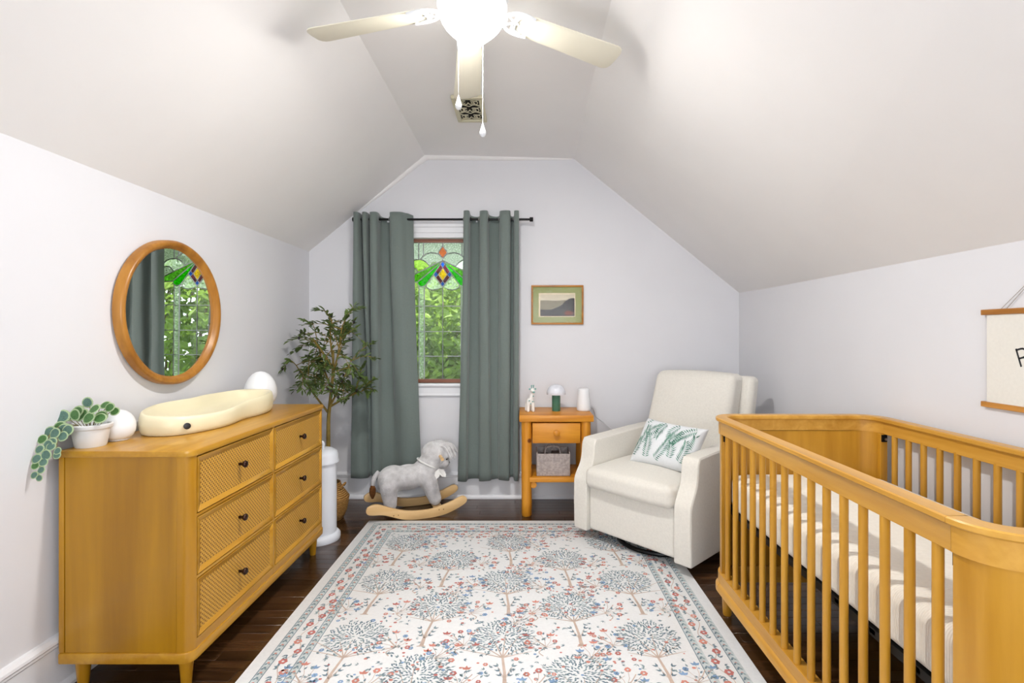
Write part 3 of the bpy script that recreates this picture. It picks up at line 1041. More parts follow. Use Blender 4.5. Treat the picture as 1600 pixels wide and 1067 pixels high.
tag(b.build('printed_ferns', [M['fern'], M['fern2']], pl, recalc=False), kind='stuff')

# ------------------------------------------------------------------ rustic nightstand
PD, PL_ = rgb(184, 108, 14), rgb(228, 160, 48)
M['pine_z'] = wood('orange_pine_upright', PD, PL_, 'z', 0.4, 0.9, knots=True, contrast=(.2, .75))
M['pine_x'] = wood('orange_pine_crosswise', PD, rgb(226, 156, 46), 'x', 0.4, 0.9, contrast=(.2, .75))
M['pine_y'] = wood('orange_pine_lengthwise', PD, PL_, 'y', 0.4, 0.9, contrast=(.2, .75))
NX0, NX1, NY0, NY1 = -.029, .474, 3.45, 3.845
ns = thing('nightstand', 'orange pine log-leg nightstand with one drawer and a shelf', 'nightstand', ((NX0 + NX1) / 2, (NY0 + NY1) / 2, 0))
hx, hy = (NX1 - NX0) / 2, (NY1 - NY0) / 2
MB().box(-hx, hx, -hy, hy, .648, .692).build('top', M['pine_x'], ns, bevel=(.004, 2, 40))
for sx in (-1, 1):
    for sy in (-1, 1):
        b = MB()
        cx, cy = sx * (hx - .05), sy * (hy - .045)
        prof = [(.028, 0), (.0345, .008), (.0355, .1), (.0345, .22), (.036, .35), (.035, .5), (.0355, .648)]
        b.lathe(prof, 14, c=(cx, cy, 0), fn=lambda p: Vector((p.x + .0015 * math.sin(p.z * 17 + p.y * 40), p.y + .0015 * math.cos(p.z * 13), p.z)))
        b.build('leg', M['pine_z'], ns, smooth=True, angle=60)
d = MB().box(-hx + .089, hx - .089, -hy + .012, hy - .06, .502, .638).build('drawer', M['pine_x'], ns, bevel=(.003, 2, 40))
MB().lathe([(.009, 0), (.01, -.01), (.021, -.015), (.022, -.026), (.013, -.033)], 16, 'y', (0, -hy + .012, .574)).build('knob', M['pine_z'], d, smooth=True)
b = MB()
b.box(-hx + .08, hx - .08, hy - .05, hy - .035, .49, .645)
b.build('back_apron', M['pine_x'], ns)
for s in (-1, 1):
    x0, x1 = sorted((s * (hx - .056), s * (hx - .042)))
    MB().box(x0, x1, -hy + .07, hy - .07, .49, .645).build('side_apron', M['pine_y'], ns)
MB().box(-hx + .062, hx - .062, -hy + .016, hy - .02, .236, .268).build('shelf', M['pine_x'], ns, bevel=(.003, 2, 40))
for s in (-1, 1):
    MB().tube([(s * (hx - .097), -hy + .03, .214), (s * (hx - .097), hy - .03, .214)], .0215, 12).build('stretcher', M['pine_y'], ns, smooth=True)

# ------------------------------------------------------------------ round mirror
M['mframe'] = wood('warm_mirror_wood', rgb(140, 86, 22), rgb(190, 132, 50), 'z', 0.35, 0.8, contrast=(.2, .8))
mr = thing('round_mirror', 'round wall mirror in a deep warm wood frame above the dresser', 'mirror', (XL + .0065, 2.335, 1.338))
mr.rotation_euler = (0, math.radians(.3), math.radians(-.84))
MB().lathe([(.286, .004), (.318, .0), (.326, .006), (.3255, .036), (.318, .045), (.31, .0465), (.297, .038), (.291, .022), (.286, .02)], 72, 'x', cap=False).build('frame', M['mframe'], mr, smooth=True, angle=50)
MB().lathe([(.2905, .003), (.2905, .021)], 72, 'x').build('mirror_glass', plain('mirror_silver', (.93, .94, .93, 1), 0.0, 0.5, metal=1.0), mr)

# ------------------------------------------------------------------ ceiling fan with lamp
M['fanwhite'] = plain('white_enamel', rgb(226, 229, 232), 0.3, 0.5)
M['blade'] = plain('cream_blade_lacquer', rgb(236, 231, 212), 0.4, 0.4, var=0.01)
FZ = 2.577
fan = thing('ceiling_fan', 'white five-blade ceiling fan with a glowing frosted bowl lamp', 'ceiling fan', (-.19, 1.9, FZ))
MB().lathe([(.07, 0), (.085, -.01), (.118, -.02), (.134, -.035), (.138, -.07), (.134, -.09), (.12, -.102), (.085, -.108)], 40).build('motor_housing', M['fanwhite'], fan, smooth=True, angle=35)
MB().lathe([(.074, -.1), (.1, -.104), (.122, -.108), (.129, -.113), (.13, -.124), (.124, -.129), (.09, -.126)], 40).build('lamp_fitter', M['fanwhite'], fan, smooth=True, angle=35)
N = Nodes('frosted_bowl_glow')
N.t.nodes.remove(N.p)
tr_ = N.n('ShaderNodeBsdfTransparent')
tr_.inputs[0].default_value = (.8, .8, .8, 1)
em_ = N.n('ShaderNodeEmission')
em_.inputs[0].default_value = (1.0, 0.97, 0.92, 1)
em_.inputs[1].default_value = 19.0
ad_ = N.n('ShaderNodeAddShader')
N.l(tr_.outputs[0], ad_.inputs[0])
N.l(em_.outputs[0], ad_.inputs[1])
N.l(ad_.outputs[0], N.t.nodes['Material Output'].inputs[0])
bulb_d = bpy.data.lights.new('bulb', 'AREA')   # LED disc facing down inside the bowl
bulb_d.energy = LAMP_WATTS
bulb_d.shape = 'DISK'
bulb_d.size = 0.11
bulb_d.color = (1.0, 0.97, 0.93)
bulb = bpy.data.objects.new('bulb', bulb_d)
COL.objects.link(bulb)
bulb.parent = fan
bulb.location = (0, 0, -.135)
bowl = MB().lathe([(.096, -.122), (.108, -.133), (.1165, -.148), (.1185, -.16), (.115, -.175), (.104, -.193), (.085, -.213), (.062, -.234), (.044, -.247), (.024, -.255), (.006, -.257)], 40).build('lamp_bowl', N.m, fan, smooth=True, angle=60)
# blade: rounded plank from r=.165 to .65, drooping a little, pitched
def blade_fn(p):
    r = p.x
    z = p.z - .07 * (r - .15) - .03
    return Vector((p.x, p.y, z - p.y * .19))
r0, r1, w0, w1 = .168, .65, .05, .066
out = []
for k in range(9):
    a = math.radians(90 - 180 * k / 8)
    out.append((r1 - .035 + .035 * math.cos(a), w1 * math.sin(a) ** 1 if abs(math.sin(a)) > .99 else w1 * math.copysign(abs(math.sin(a)) ** .55, math.sin(a))))
out += [(r0 + .015, -w0), (r0, -w0 + .016), (r0, w0 - .016), (r0 + .015, w0)]
blade_me = MB().prism(out, 'z', -.103, -.098, fn=blade_fn).mesh('blade', M['blade'], bevel=(.0015, 2, 50))
b = MB()
def br(pts, r=.0055):
    b.tube(cat_smooth([(x, y, -.0995 - .012) for x, y in pts], 6), r, 8, fn=lambda p: blade_fn(p) + Vector((0, 0, .006)))
for s in (-1, 1):
    br([(.125, .0), (.135, .022 * s), (.16, .042 * s), (.195, .05 * s), (.24, .046 * s)], .0065)
    br([(.165, .006 * s), (.175, .02 * s), (.19, .033 * s), (.215, .042 * s)], .0045)
    br([(.14, .026 * s), (.155, .012 * s), (.17, .004 * s), (.19, .0)], .004)
br([(.1, 0), (.12, 0), (.14, 0)], .009)
br([(.185, -.033), (.178, 0), (.185, .033)], .004)
brk_me = b.mesh('blade_bracket', M['fanwhite'], smooth=True)
for k in range(5):
    a = math.radians(26 + 72 * k)
    for nm, me in (('blade', blade_me), ('blade_bracket', brk_me)):
        o = bpy.data.objects.new(nm, me)
        COL.objects.link(o)
        o.parent = fan
        o.rotation_euler = (0, 0, a)
for x, y, zend, mm in ((-.062, .085, 2.158, 'chrome'), (.032, .085, 2.052, 'fanwhite')):
    b = MB()
    n = int((2.465 - zend) / .0062)
    for k in range(n):
        b.sphere((x, y, 2.465 - FZ - k * .0062), .0019, 6, 4)
    b.tube([(x, y, 2.47 - FZ), (x, y, zend - FZ)], .0007, 5)
    c = b.build('pull_chain', M[mm], fan, smooth=True)
    MB().lathe([(.002, .006), (.003, 0), (.0075, -.014), (.0125, -.03), (.0125, -.038), (.008, -.046), (.002, -.049)], 14, c=(x, y, zend - FZ)).build('pull_drop', M['fanwhite'], c, smooth=True)

# ------------------------------------------------------------------ ceiling vent
M['vent'] = plain('cream_vent_paint', rgb(212, 206, 178), 0.45, 0.5, metal=0.1)
M['dark'] = plain('dark_duct', rgb(20, 18, 12), 0.8)
vx0, vx1, vy0, vy1 = -.408, -.228, 2.862, 3.195
vc = ((vx0 + vx1) / 2, (vy0 + vy1) / 2)
hx, hy = (vx1 - vx0) / 2, (vy1 - vy0) / 2
vt = thing('ceiling_vent', 'cream scrollwork air vent on the flat ceiling behind the fan', 'vent', (vc[0], vc[1], 2.5745))
b = MB()
fr = .026
for x0, x1, y0, y1 in ((-hx, hx, -hy, -hy + fr), (-hx, hx, hy - fr, hy), (-hx, -hx + fr, -hy + fr, hy - fr), (hx - fr, hx, -hy + fr, hy - fr)):
    b.box(x0, x1, y0, y1, -.016, .004)
b.build('frame', M['vent'], vt, bevel=(.004, 2, 40))
MB().box(-hx + .02, hx - .02, -hy + .02, hy - .02, -.002, .006).build('duct', M['dark'], vt)
b = MB()
ix, iy = hx - fr, hy - fr
def arc(cx, cy, r, a0, a1, n=14, rx=1.0, ry=1.0):
    return [(cx + rx * r * math.cos(math.radians(a0 + (a1 - a0) * k / n)), cy + ry * r * math.sin(math.radians(a0 + (a1 - a0) * k / n)), -.009) for k in range(n + 1)]
for j in range(3):
    cy = -iy + (2 * j + 1) * iy / 3
    h = iy / 3
    for s in (-1, 1):
        b.tube(arc(s * ix * .44, cy, ix * .42, 180 if s > 0 else 0, (180 if s > 0 else 0) + s * -300, 18), .0027, 6)
        b.tube(arc(s * ix * .44, cy, ix * .17, 0, 300, 10), .0022, 6)
        b.tube(arc(s * ix, cy, ix * .5, 90 if s < 0 else 90, -90 if s < 0 else 270, 12), .0024, 6)
        b.tube([(s * ix, cy + h, -.009), (s * ix * .5, cy + h * .5, -.009), (0, cy + h, -.009)], .0024, 6)
b.build('scroll_grille', M['vent'], vt, smooth=True)

# ------------------------------------------------------------------ rug with printed trees
M['rug'] = fabric('ivory_rug_pile', rgb(234, 235, 236), 0.95, 240, 0.3, 0.03, 0.1)
def ink(n, c, v=.15): return plain(n, rgb(*c), 0.95, 0.1, var=v, vscale=30)
INK = [ink('print_grey_teal', (140, 158, 162)), ink('print_slate', (112, 131, 142)), ink('print_rust', (205, 138, 124)), ink('print_blue', (132, 160, 194)), ink('print_bark', (198, 178, 165)), ink('print_pale_grey', (206, 211, 214)), ink('print_rose', (188, 116, 110)), ink('print_band_grey', (194, 201, 202))]
RX0, RX1, RY0, RY1 = -1.022, .862, .62, 3.386
rug = thing('area_rug', 'ivory printed area rug with rows of small trees and a floral border', 'rug', ((RX0 + RX1) / 2, (RY0 + RY1) / 2, 0))
rw, rl = (RX1 - RX0) / 2, (RY1 - RY0) / 2
MB().box(-rw, rw, -rl, rl, .0003, .0075).build('pile', M['rug'], rug, bevel=(.003, 2, 40))
b = MB()
ZP = .0079
lay = [0]
def poly(pts, mi, z=None):
    lay[0] += 1
    zz = ZP + (lay[0] % 6) * .00004 + (0 if z is None else z)
    pts = [p for p in pts]
    if all(abs(x) < rw - .003 and abs(y) < rl - .003 for x, y in pts):
        b.add([(x, y, zz) for x, y in pts], [tuple(range(len(pts)))], mi)
def pleaf(x, y, a, L, w, mi):
    c, s = math.cos(a), math.sin(a)
    f_ = lambda u, v: (x + u * c - v * s, y + u * s + v * c)
    poly([f_(0, 0), f_(L * .4, w * .5), f_(L, 0), f_(L * .4, -w * .5)], mi)
def pstroke(pts, w, mi):
    pts = [Vector((p[0], p[1], 0)) for p in pts]
    ws = w if isinstance(w, list) else [w] * len(pts)
    for i in range(len(pts) - 1):
        t = (pts[i + 1] - pts[i])
        if t.length < 1e-6: continue
        t.normalize()
        n = Vector((-t.y, t.x, 0))
        q = [pts[i] + n * ws[i] / 2, pts[i + 1] + n * ws[i + 1] / 2, pts[i + 1] - n * ws[i + 1] / 2, pts[i] - n * ws[i] / 2]
        poly([(p.x, p.y) for p in q], mi)
def pdisc(x, y, r, mi, n=7, sq=1.0, a0=0.0, z=None):
    poly([(x + r * math.cos(a0 + 2 * PI * k / n), y + sq * r * math.sin(a0 + 2 * PI * k / n)) for k in range(n)], mi, z)
def pflower(x, y, r, mi, mj):
    for k in range(6):
        pdisc(x + r * .62 * math.cos(k * PI / 3), y + r * .62 * math.sin(k * PI / 3), r * .46, mi, 6)
    pdisc(x, y, r * .34, mj, 6, z=.0003)
random.seed(21)
TREES = []
def ptree(x, y, lean):
    """crown centre at x, y; trunk towards the viewer"""
    R = .115
    TREES.append((x, y))
    base_ = (x + lean * .035, y - .30)
    fork = (x + lean * .012, y - .13)
    pstroke([base_, (x + lean * .03, y - .22), fork], [.017, .011, .009], 4)
    pstroke([(base_[0] - .018, base_[1] - .004), base_, (base_[0] + .018, base_[1] - .004)], [.004, .01, .004], 4)
    for a in (40, 65, 90, 115, 140, 20, 160):
        L = random.uniform(.10, .19)
        aa = math.radians(a + random.uniform(-6, 6))
        pstroke([fork, (fork[0] + .5 * L * math.cos(aa), fork[1] + .5 * L * math.sin(aa)), (fork[0] + L * math.cos(aa) * 1.1, fork[1] + L * math.sin(aa))], [.006, .004, .002], 4)
    for s in (-1, 1):
        for k in range(3):
            q = (x + lean * .03 + s * (.012 + .007 * k), y - .235 + .026 * k)
            pstroke([(x + lean * .03, y - .25), q], .0016, 4)
            pleaf(q[0], q[1], PI / 2 - s * 1.15, .023, .009, 1)
            pleaf(q[0], q[1], PI / 2 - s * .25, .023, .009, random.choice((0, 1)))
    n = 300
    for k in range(n):
        r = R * math.sqrt((k + .5) / n) * random.uniform(.97, 1.03)
        a = k * 2.39996
        px, py = x + 1.06 * r * math.cos(a), y + .98 * r * math.sin(a)
        if py < y - .075 and abs(px - x) < .03: continue
        pleaf(px, py, a + random.uniform(-.9, .9), random.uniform(.015, .022), random.uniform(.006, .008), random.choice((0, 1, 1, 1, 0)))
    for k in range(9):
        a, r = random.uniform(0, 2 * PI), R * math.sqrt(random.random()) * .92
        pdisc(x + r * math.cos(a), y + r * math.sin(a), random.uniform(.006, .0095), random.choice((2, 2, 6, 3)), 6, .75, z=.0003)
def pshrub(x, y, s):
    """small curling flower bush between the trees"""
    st = cat_smooth([(x, y - .075, 0), (x + s * .016, y - .05, 0), (x - s * .012, y - .02, 0), (x + s * .014, y + .015, 0), (x + s * .035, y + .05, 0)], 4)
    pstroke([(p.x, p.y) for p in st], .0042, 4)
    for q in ((-.05, .02), (-.035, .055), (.06, .01), (.065, .055), (.01, .075), (-.06, -.02), (.05, -.03)):
        fx, fy = x + s * q[0], y + q[1]
        m = st[len(st) // 2]
        pstroke([(m.x, m.y), ((m.x + fx) / 2 + .008, (m.y + fy) / 2), (fx, fy)], .002, 4)
        mi = random.choice((2, 2, 3, 3, 6))
        if random.random() < .5:
            pflower(fx, fy, random.uniform(.009, .014), mi, 5 if mi != 3 else 1)
        else:
            for k in range(3):
                pleaf(fx, fy, math.radians(90 + 50 * (k - 1)) , .024, .013, mi)
    for k in range(16):
        a, r = random.uniform(0, 2 * PI), random.uniform(.02, .08)
        pleaf(x + r * math.cos(a), y + r * math.sin(a), a + random.uniform(-1, 1), .02, .009, random.choice((0, 1, 1, 0)))
    for k in range(6):
        pdisc(x + random.uniform(-.08, .08), y + random.uniform(-.09, .09), random.uniform(.004, .007), random.choice((2, 2, 6, 3)), 6, .8)
cx0, cy0 = (RX0 + RX1) / 2, (RY0 + RY1) / 2
for i in range(5):
    X = -.68 + .2965 * i
    y = (3.03 if i % 2 == 0 else 2.80)
    while y > .95:
        ptree(X - cx0, y - cy0, (-1, -1, 1, 1, 1)[i] * .6)
        if i < 4:
            for e in (0, 1):
                pshrub(X + .148 + (-.015 if e else .015) - cx0, y - .045 - .235 * e - cy0, 1 if (i + e) % 2 else -1)
        if i in (0, 4):
            pshrub(X + (-.125 if i == 0 else .125) - cx0, y - .25 - cy0, 1 if i else -1)
        else:
            pshrub(X + .06 - cx0, y - .36 - cy0, 1)
        y -= .475
for x in [-.62 + .148 * k for k in range(9)]:
    pshrub(x - cx0, 3.145 - cy0 if False else 3.135 - cy0, 1)
for k in range(1700):
    x, y = random.uniform(-rw + .215, rw - .215), random.uniform(-rl + .3, rl - .215)
    if any(math.hypot(x - tx, y - ty) < .125 or (abs(x - tx) < .03 and -.31 < y - ty < 0) for tx, ty in TREES): continue
    u = random.random()
    if u < .22:
        pdisc(x, y, random.uniform(.004, .0085), random.choice((2, 2, 6, 3)), 6, .75)
    elif u < .30:
        pflower(x, y, random.uniform(.008, .012), random.choice((2, 3, 6)), 5)
    else:
        a = random.uniform(0, 2 * PI)
        for e in (-.7, 0, .7):
            pleaf(x, y, a + e, random.uniform(.012, .02), .0065, random.choice((0, 1, 0, 5)))
# borders: two narrow figured bands and a flower vine between them
def frame_band(d0, d1, mi):
    for s in (-1, 1):
        for p, q in (((s * (rw - d0), -rl + d0), (s * (rw - d1), -rl + d1)),):
            x0, x1 = sorted((s * (rw - d0), s * (rw - d1)))
            poly([(x0, -rl + d0), (x1, -rl + d0), (x1, rl - d0), (x0, rl - d0)], mi, -.0003)
        y0, y1 = sorted((s * (rl - d0), s * (rl - d1)))
        poly([(-rw + d1, y0), (rw - d1, y0), (rw - d1, y1), (-rw + d1, y1)], mi, -.0003)
for d0, d1 in ((.05, .082), (.166, .2)):
    frame_band(d0, d1, 7)
    frame_band(d0, d0 + .0035, 1)
    frame_band(d1 - .0035, d1, 1)
    m = (d0 + d1) / 2
    n = 0
    y = -rl + d1
    while y < rl - d1:
        for s in (-1, 1):
            x = s * (rw - m)
            pleaf(x - .011, y, .9, .02, .009, 1); pleaf(x + .011, y, PI - .9, .02, .009, 0)
            pdisc(x, y + .014, .0052, 2 if n % 2 else 1, 6)
        y += .028
        n += 1
    x = -rw + d1
    while x < rw - d1:
        for s in (-1, 1):
            y = s * (rl - m)
            pleaf(x, y - .01, .6, .018, .009, 1); pleaf(x, y + .01, -.6, .018, .009, 0)
            pdisc(x + .014, y, .0052, 2 if n % 2 else 1, 6)
        x += .028
        n += 1
def vine(p0, p1):
    p0, p1 = Vector(p0), Vector(p1)
    L = (p1 - p0).length
    t = (p1 - p0) / L
    nn = Vector((-t.y, t.x))
    n = int(L / .02)
    pts = []
    for k in range(n + 1):
        s = L * k / n
        q = p0 + t * s + nn * .017 * math.sin(s * 2 * PI / .19)
        pts.append((q.x, q.y))
    pstroke(pts, .0028, 4)
    s, k = .03, 0
    while s < L:
        side = 1 if k % 2 else -1
        q = p0 + t * s + nn * side * random.uniform(.008, .02)
        pflower(q.x, q.y, random.uniform(.0135, .0175), random.choice((2, 6, 6)), 5)
        for e in (-1, 1):
            for d in (.022, .034):
                c = p0 + t * (s + e * d) - nn * side * .014
                a = math.atan2(t.y, t.x) + e * (.9 if d < .03 else .5) * -side + (0 if e > 0 else PI)
                pleaf(c.x, c.y, a, .022, .0095, random.choice((0, 1, 1)))
                pleaf(c.x, c.y, a + 1.1, .017, .008, random.choice((0, 1)))
        s += .062
        k += 1
d = .128
for s in (-1, 1):
    vine((s * (rw - d), -rl + .1), (s * (rw - d), rl - .1))
    vine((-rw + .17, s * (rl - d)), (rw - .17, s * (rl - d)))
tag(b.build('printed_pattern', INK, rug, recalc=False), kind='stuff')

# ------------------------------------------------------------------ plush ram rocker
def plush_mat():
    N = Nodes('grey_plush_fur')
    N.p.inputs['Roughness'].default_value = 0.95
    N.p.inputs['Sheen Weight'].default_value = 0.6
    tc = N.n('ShaderNodeTexCoord')
    nz = N.n('ShaderNodeTexNoise', i_Scale=22.0, i_Detail=5.0)
    N.l(tc.outputs['Object'], nz.inputs['Vector'])
    sp = N.n('ShaderNodeSeparateXYZ')
    N.l(tc.outputs['Object'], sp.inputs[0])
    # curlier, paler fleece along the back and head
    mr_ = N.n('ShaderNodeMapRange')
    mr_.inputs['From Min'].default_value = 0.2
    mr_.inputs['From Max'].default_value = 0.30
    N.l(sp.outputs['Z'], mr_.inputs['Value'])
    r1_ = ramp(N, nz.outputs['Fac'], [(0.3, rgb(158, 156, 158)), (0.7, rgb(192, 190, 192))])
    r2_ = ramp(N, nz.outputs['Fac'], [(0.3, rgb(188, 186, 187)), (0.7, rgb(226, 225, 226))])
    mx = N.n('ShaderNodeMix', data_type='RGBA')
    N.l(mr_.outputs[0], mx.inputs['Factor'])
    N.l(r1_.outputs[0], mx.inputs['A'])
    N.l(r2_.outputs[0], mx.inputs['B'])
    N.l(mx.outputs['Result'], N.p.inputs['Base Color'])
    n2 = N.n('ShaderNodeTexNoise', i_Scale=170.0, i_Detail=3.0)
    N.l(tc.outputs['Object'], n2.inputs['Vector'])
    bp = N.n('ShaderNodeBump', i_Strength=0.7, i_Distance=0.006)
    N.l(n2.outputs['Fac'], bp.inputs['Height'])
    N.l(bp.outputs[0], N.p.inputs['Normal'])
    return N.m
M['plush'] = plush_mat()
M['birch'] = wood('pale_birch', rgb(214, 172, 112), rgb(236, 202, 150), 'x', 0.35, 0.8, contrast=(.2, .8))
M['brownfur'] = plain('brown_tuft', rgb(104, 66, 36), 0.95, 0.1, var=.3, vscale=60, bump=.8, bscale=200)
M['ribbon'] = plain('white_felt', rgb(232, 232, 230), 0.9, 0.2)
toy = thing('plush_rocker', 'grey plush ram rocking toy on pale wood rockers by the window', 'rocking toy', (-.765, 3.562, 0), math.radians(20))
blob('body', [
    ('e', (-.14, 0, .245), (.105, .092, .095)), ('e', (-.04, 0, .25), (.12, .09, .088)), ('e', (.07, 0, .265), (.10, .088, .095)),
    ('l', (.09, 0, .30), (.135, 0, .385), .085, .07),
    ('e', (.145, 0, .402), (.092, .092, .085)), ('e', (.205, 0, .395), (.062, .07, .055)), ('e', (.20, 0, .335), (.052, .056, .05)),
    ('l', (-.175, .06, .22), (-.165, .084, .10), .062, .044), ('l', (-.175, -.06, .22), (-.165, -.084, .10), .062, .044),
    ('l', (.095, .06, .22), (.135, .084, .105), .06, .044), ('l', (.095, -.06, .22), (.135, -.084, .105), .06, .044),
], M['plush'], toy, .007, 8)
for s in (-1, 1):
    top = [(-.318, .112), (-.29, .127), (-.25, .128), (-.19, .105), (-.12, .08), (-.05, .064), (.03, .058), (.10, .06), (.17, .075), (.24, .098), (.30, .122), (.325, .122), (.342, .108)]
    bot = [(.343, .088), (.325, .068), (.27, .04), (.2, .015), (.13, .003), (.05, 0), (-.04, .002), (-.10, .014), (-.16, .036), (-.22, .055), (-.28, .06), (-.312, .068), (-.325, .09)]
    pts = [(p.x, p.y) for p in cat_smooth([(x, z, 0) for x, z in top + bot + [top[0]]], 3)[:-1]]
    y0, y1 = sorted((s * .130, s * .152))
    rk = MB().prism(pts, 'y', y0, y1).build('rocker', M['birch'], toy, bevel=(.004, 2, 50))
    for x in (-.15, -.12, .15, .18):
        MB().lathe([(.0035, s * .1515), (.0035, s * .1528)], 8, 'y', (x, 0, .045 if x < 0 else .05)).build('screw_cap', M['brownfur'], rk)
for x in (-.155, .15):
    MB().box(x - .03, x + .03, -.130, .130, .044, .058).build('cross_board', M['birch'], toy, bevel=(.003, 2, 40))
MB().tube([(.17, -.165, .392), (.17, .165, .412)], .0115, 12).build('handle', M['birch'], toy, smooth=True)
for s in (-1, 1):
    b = MB()
    b.sphere((0, 0, 0), (.016, .03, .05), 14, 10, fn=lambda p: Vector((.175 + p.x, s * (.075 + .25 * abs(p.z) + p.y * .6), .385 + p.z * .9)))
    b.build('ear', M['plush'], toy, smooth=True)
random.seed(9)
b = MB()
for k in range(34):
    a = random.uniform(-1.4, 1.4)
    p0 = Vector((.17 + random.uniform(-.02, .04), .05 * math.sin(a), .462 + random.uniform(-.012, .008)))
    p1 = p0 + Vector((.045, .02 * math.sin(a), -.005))
    p2 = p0 + Vector((.075 + random.uniform(0, .02), .03 * math.sin(a), -.06 - random.uniform(0, .035)))
    b.tube(cat_smooth([p0, p1, p2], 4), [.013, .015, .015, .0145, .014, .013, .011, .008, .003], 6)
b.build('forelock', M['plush'], toy, smooth=True)
for q in (-1, 1):
    MB().sphere((.222, q * .052, .365), (.007, .006, .007), 10, 8).build('eye', M['dark'], toy, smooth=True)
MB().sphere((.246, 0, .33), (.009, .016, .01), 12, 8).build('nose', M['dark'], toy, smooth=True)
MB().tube(cat_smooth([(-.232, 0, .305), (-.262, 0, .265), (-.272, 0, .215)], 5), [.014, .015, .016, .016, .016, .016, .016, .015, .014, .013, .012], 10).build('tail', M['plush'], toy, smooth=True)
MB().lathe([(.012, .215), (.021, .195), (.022, .17), (.016, .145), (.006, .125)], 12, c=(-.274, 0, 0)).build('tail_tuft', M['brownfur'], toy, smooth=True)
b = MB()
b.tube([(.095 + .075 * math.cos(a) * .9, .082 * math.sin(a), .335 - .035 * math.cos(a)) for a in [2 * PI * k / 28 for k in range(28)]], .006, 8, closed=True)
for s in (-1, 1):
    d = Vector((.25 * s + .05, -.35, -.9)).normalized()
    add_leaf(b, Vector((.165, -.062, .305)), Vector((.35 * s, -.25, -.7 + .25 * s)), Vector((0, -1, 0)), .075, .042, fold=.1)
    add_leaf(b, Vector((.165, -.066, .305)), Vector((.35 * s, -.25, -.7 + .25 * s)), Vector((0, 1, 0)), .075, .042, fold=.1)
b.build('ribbon', M['ribbon'], toy, smooth=True)

# ------------------------------------------------------------------ olive tree, belly basket, pail
M['olive_leaf'] = leaf_mat('olive_leaf', rgb(86, 106, 52), 0.5, 0.15)
M['olive_bark'] = plain('olive_bark', rgb(132, 112, 58), 0.85, 0.2, var=.25, vscale=25, bump=.4, bscale=80)
M['olive'] = plain('black_olive', rgb(32, 24, 26), 0.3)
M['soil'] = plain('moss', rgb(60, 52, 30), 0.95, var=.4, vscale=60, bump=.6)
ot = thing('olive_tree', 'artificial olive tree with a slim trunk and a loose round crown', 'tree', (-1.318, 3.44, .012))
trunk = [(.0, 0, .03), (.004, 0, .25), (.010, -.01, .48), (.012, -.01, .66), (.025, -.01, .80), (.04, -.01, .95), (.04, 0, 1.12)]
tp = cat_smooth(trunk, 5)
MB().tube(tp, [.017 - .010 * k / (len(tp) - 1) for k in range(len(tp))], 10).build('trunk', M['olive_bark'], ot, smooth=True)
MB().lathe([(.07, .0), (.078, .15), (.07, .155)], 20).build('pot', M['black'], ot, smooth=True)
MB().lathe([(.069, .14), (.03, .156), (.001, .158)], 20).build('moss', M['soil'], ot, smooth=True)
random.seed(17)
wb, lb, ol = MB(), MB(), []
C, Rr = Vector((.05, -.02, 1.085)), Vector((.31, .26, .33))
mains = [((.012, -.01, .70), (-.10, -.03, .86), (-.20, -.02, 1.02)), ((.018, -.01, .74), (.10, -.04, .88), (.17, -.03, 1.05)),
         ((.03, -.01, .86), (-.05, .05, 1.02), (-.10, .06, 1.22)), ((.04, -.01, .95), (.09, -.05, 1.1), (.12, -.06, 1.28)), ((.04, 0, 1.05), (.02, .0, 1.2), (.03, .0, 1.33)),
         ((.018, -.01, .74), (.12, .03, .80), (.22, .03, .84)), ((.04, 0, 1.0), (.0, -.10, 1.12), (-.03, -.16, 1.2))]
twigs = []
for mn in mains:
    c = cat_smooth(mn, 6)
    wb.tube(c, [.008 - .005 * k / (len(c) - 1) for k in range(len(c))], 7)
    for k in range(9):
        p = c[random.randrange(4, len(c))]
        for tr in range(30):
            d = rv()
            e = C + Vector((d.x * Rr.x, d.y * Rr.y, d.z * Rr.z))
            if d.length < 1.0 and d.length > .45 and (e - p).length < .30 and e.z > .77 and e.x > -.285:
                twigs.append((p, e))
                break
for e in ((-.27, -.05, 1.0), (-.22, .0, .85), (.31, .02, .92), (.33, -.02, 1.07), (.30, .02, 1.17), (.26, .03, .83), (.18, .0, 1.42), (.22, .02, 1.40), (-.14, -.03, 1.32), (.30, .03, .85)):
    e = Vector(e)
    p = min((q for mn in mains for q in cat_smooth(mn, 6)[3:]), key=lambda q: (q - e).length + .3 * max(0, q.z - e.z))
    twigs.append((p, e))
for p, e in twigs:
    m = (p + e) / 2 + Vector((0, 0, .03)) + rv() * .015
    c = cat_smooth([p, m, e], 7)
    wb.tube(c, [.0032 - .0022 * k / (len(c) - 1) for k in range(len(c))], 5)
    for k in range(3, len(c), 2):
        t = (c[min(k + 1, len(c) - 1)] - c[k - 1]).normalized()
        side = t.cross(Vector((0, 0, 1)))
        if side.length < .1: side = Vector((1, 0, 0))
        side.normalize()
        for s in (-1, 1):
            d = t * .8 + side * s * random.uniform(.6, 1.3) + rv() * .6
            L = random.uniform(.042, .066)
            q = c[k] + d.normalized() * L
            if q.x < -.295: continue
            add_leaf(lb, c[k], d, Vector((0, -.2, 1)) + rv() * .5, L, L * .37, fold=.15)
    t = (c[-1] - c[-2]).normalized()
    add_leaf(lb, c[-1], t, Vector((0, 0, 1)), .045, .012)
    if random.random() < .22:
        ol.append(c[-2] + rv() * .008 + Vector((0, -.008, 0)))
wb.build('branches', M['olive_bark'], ot, smooth=True)
tag(lb.build('foliage', M['olive_leaf'], ot, recalc=False), kind='stuff')
ome = MB().sphere((0, 0, 0), (.008, .008, .011), 10, 8).mesh('olive', M['olive'], smooth=True)
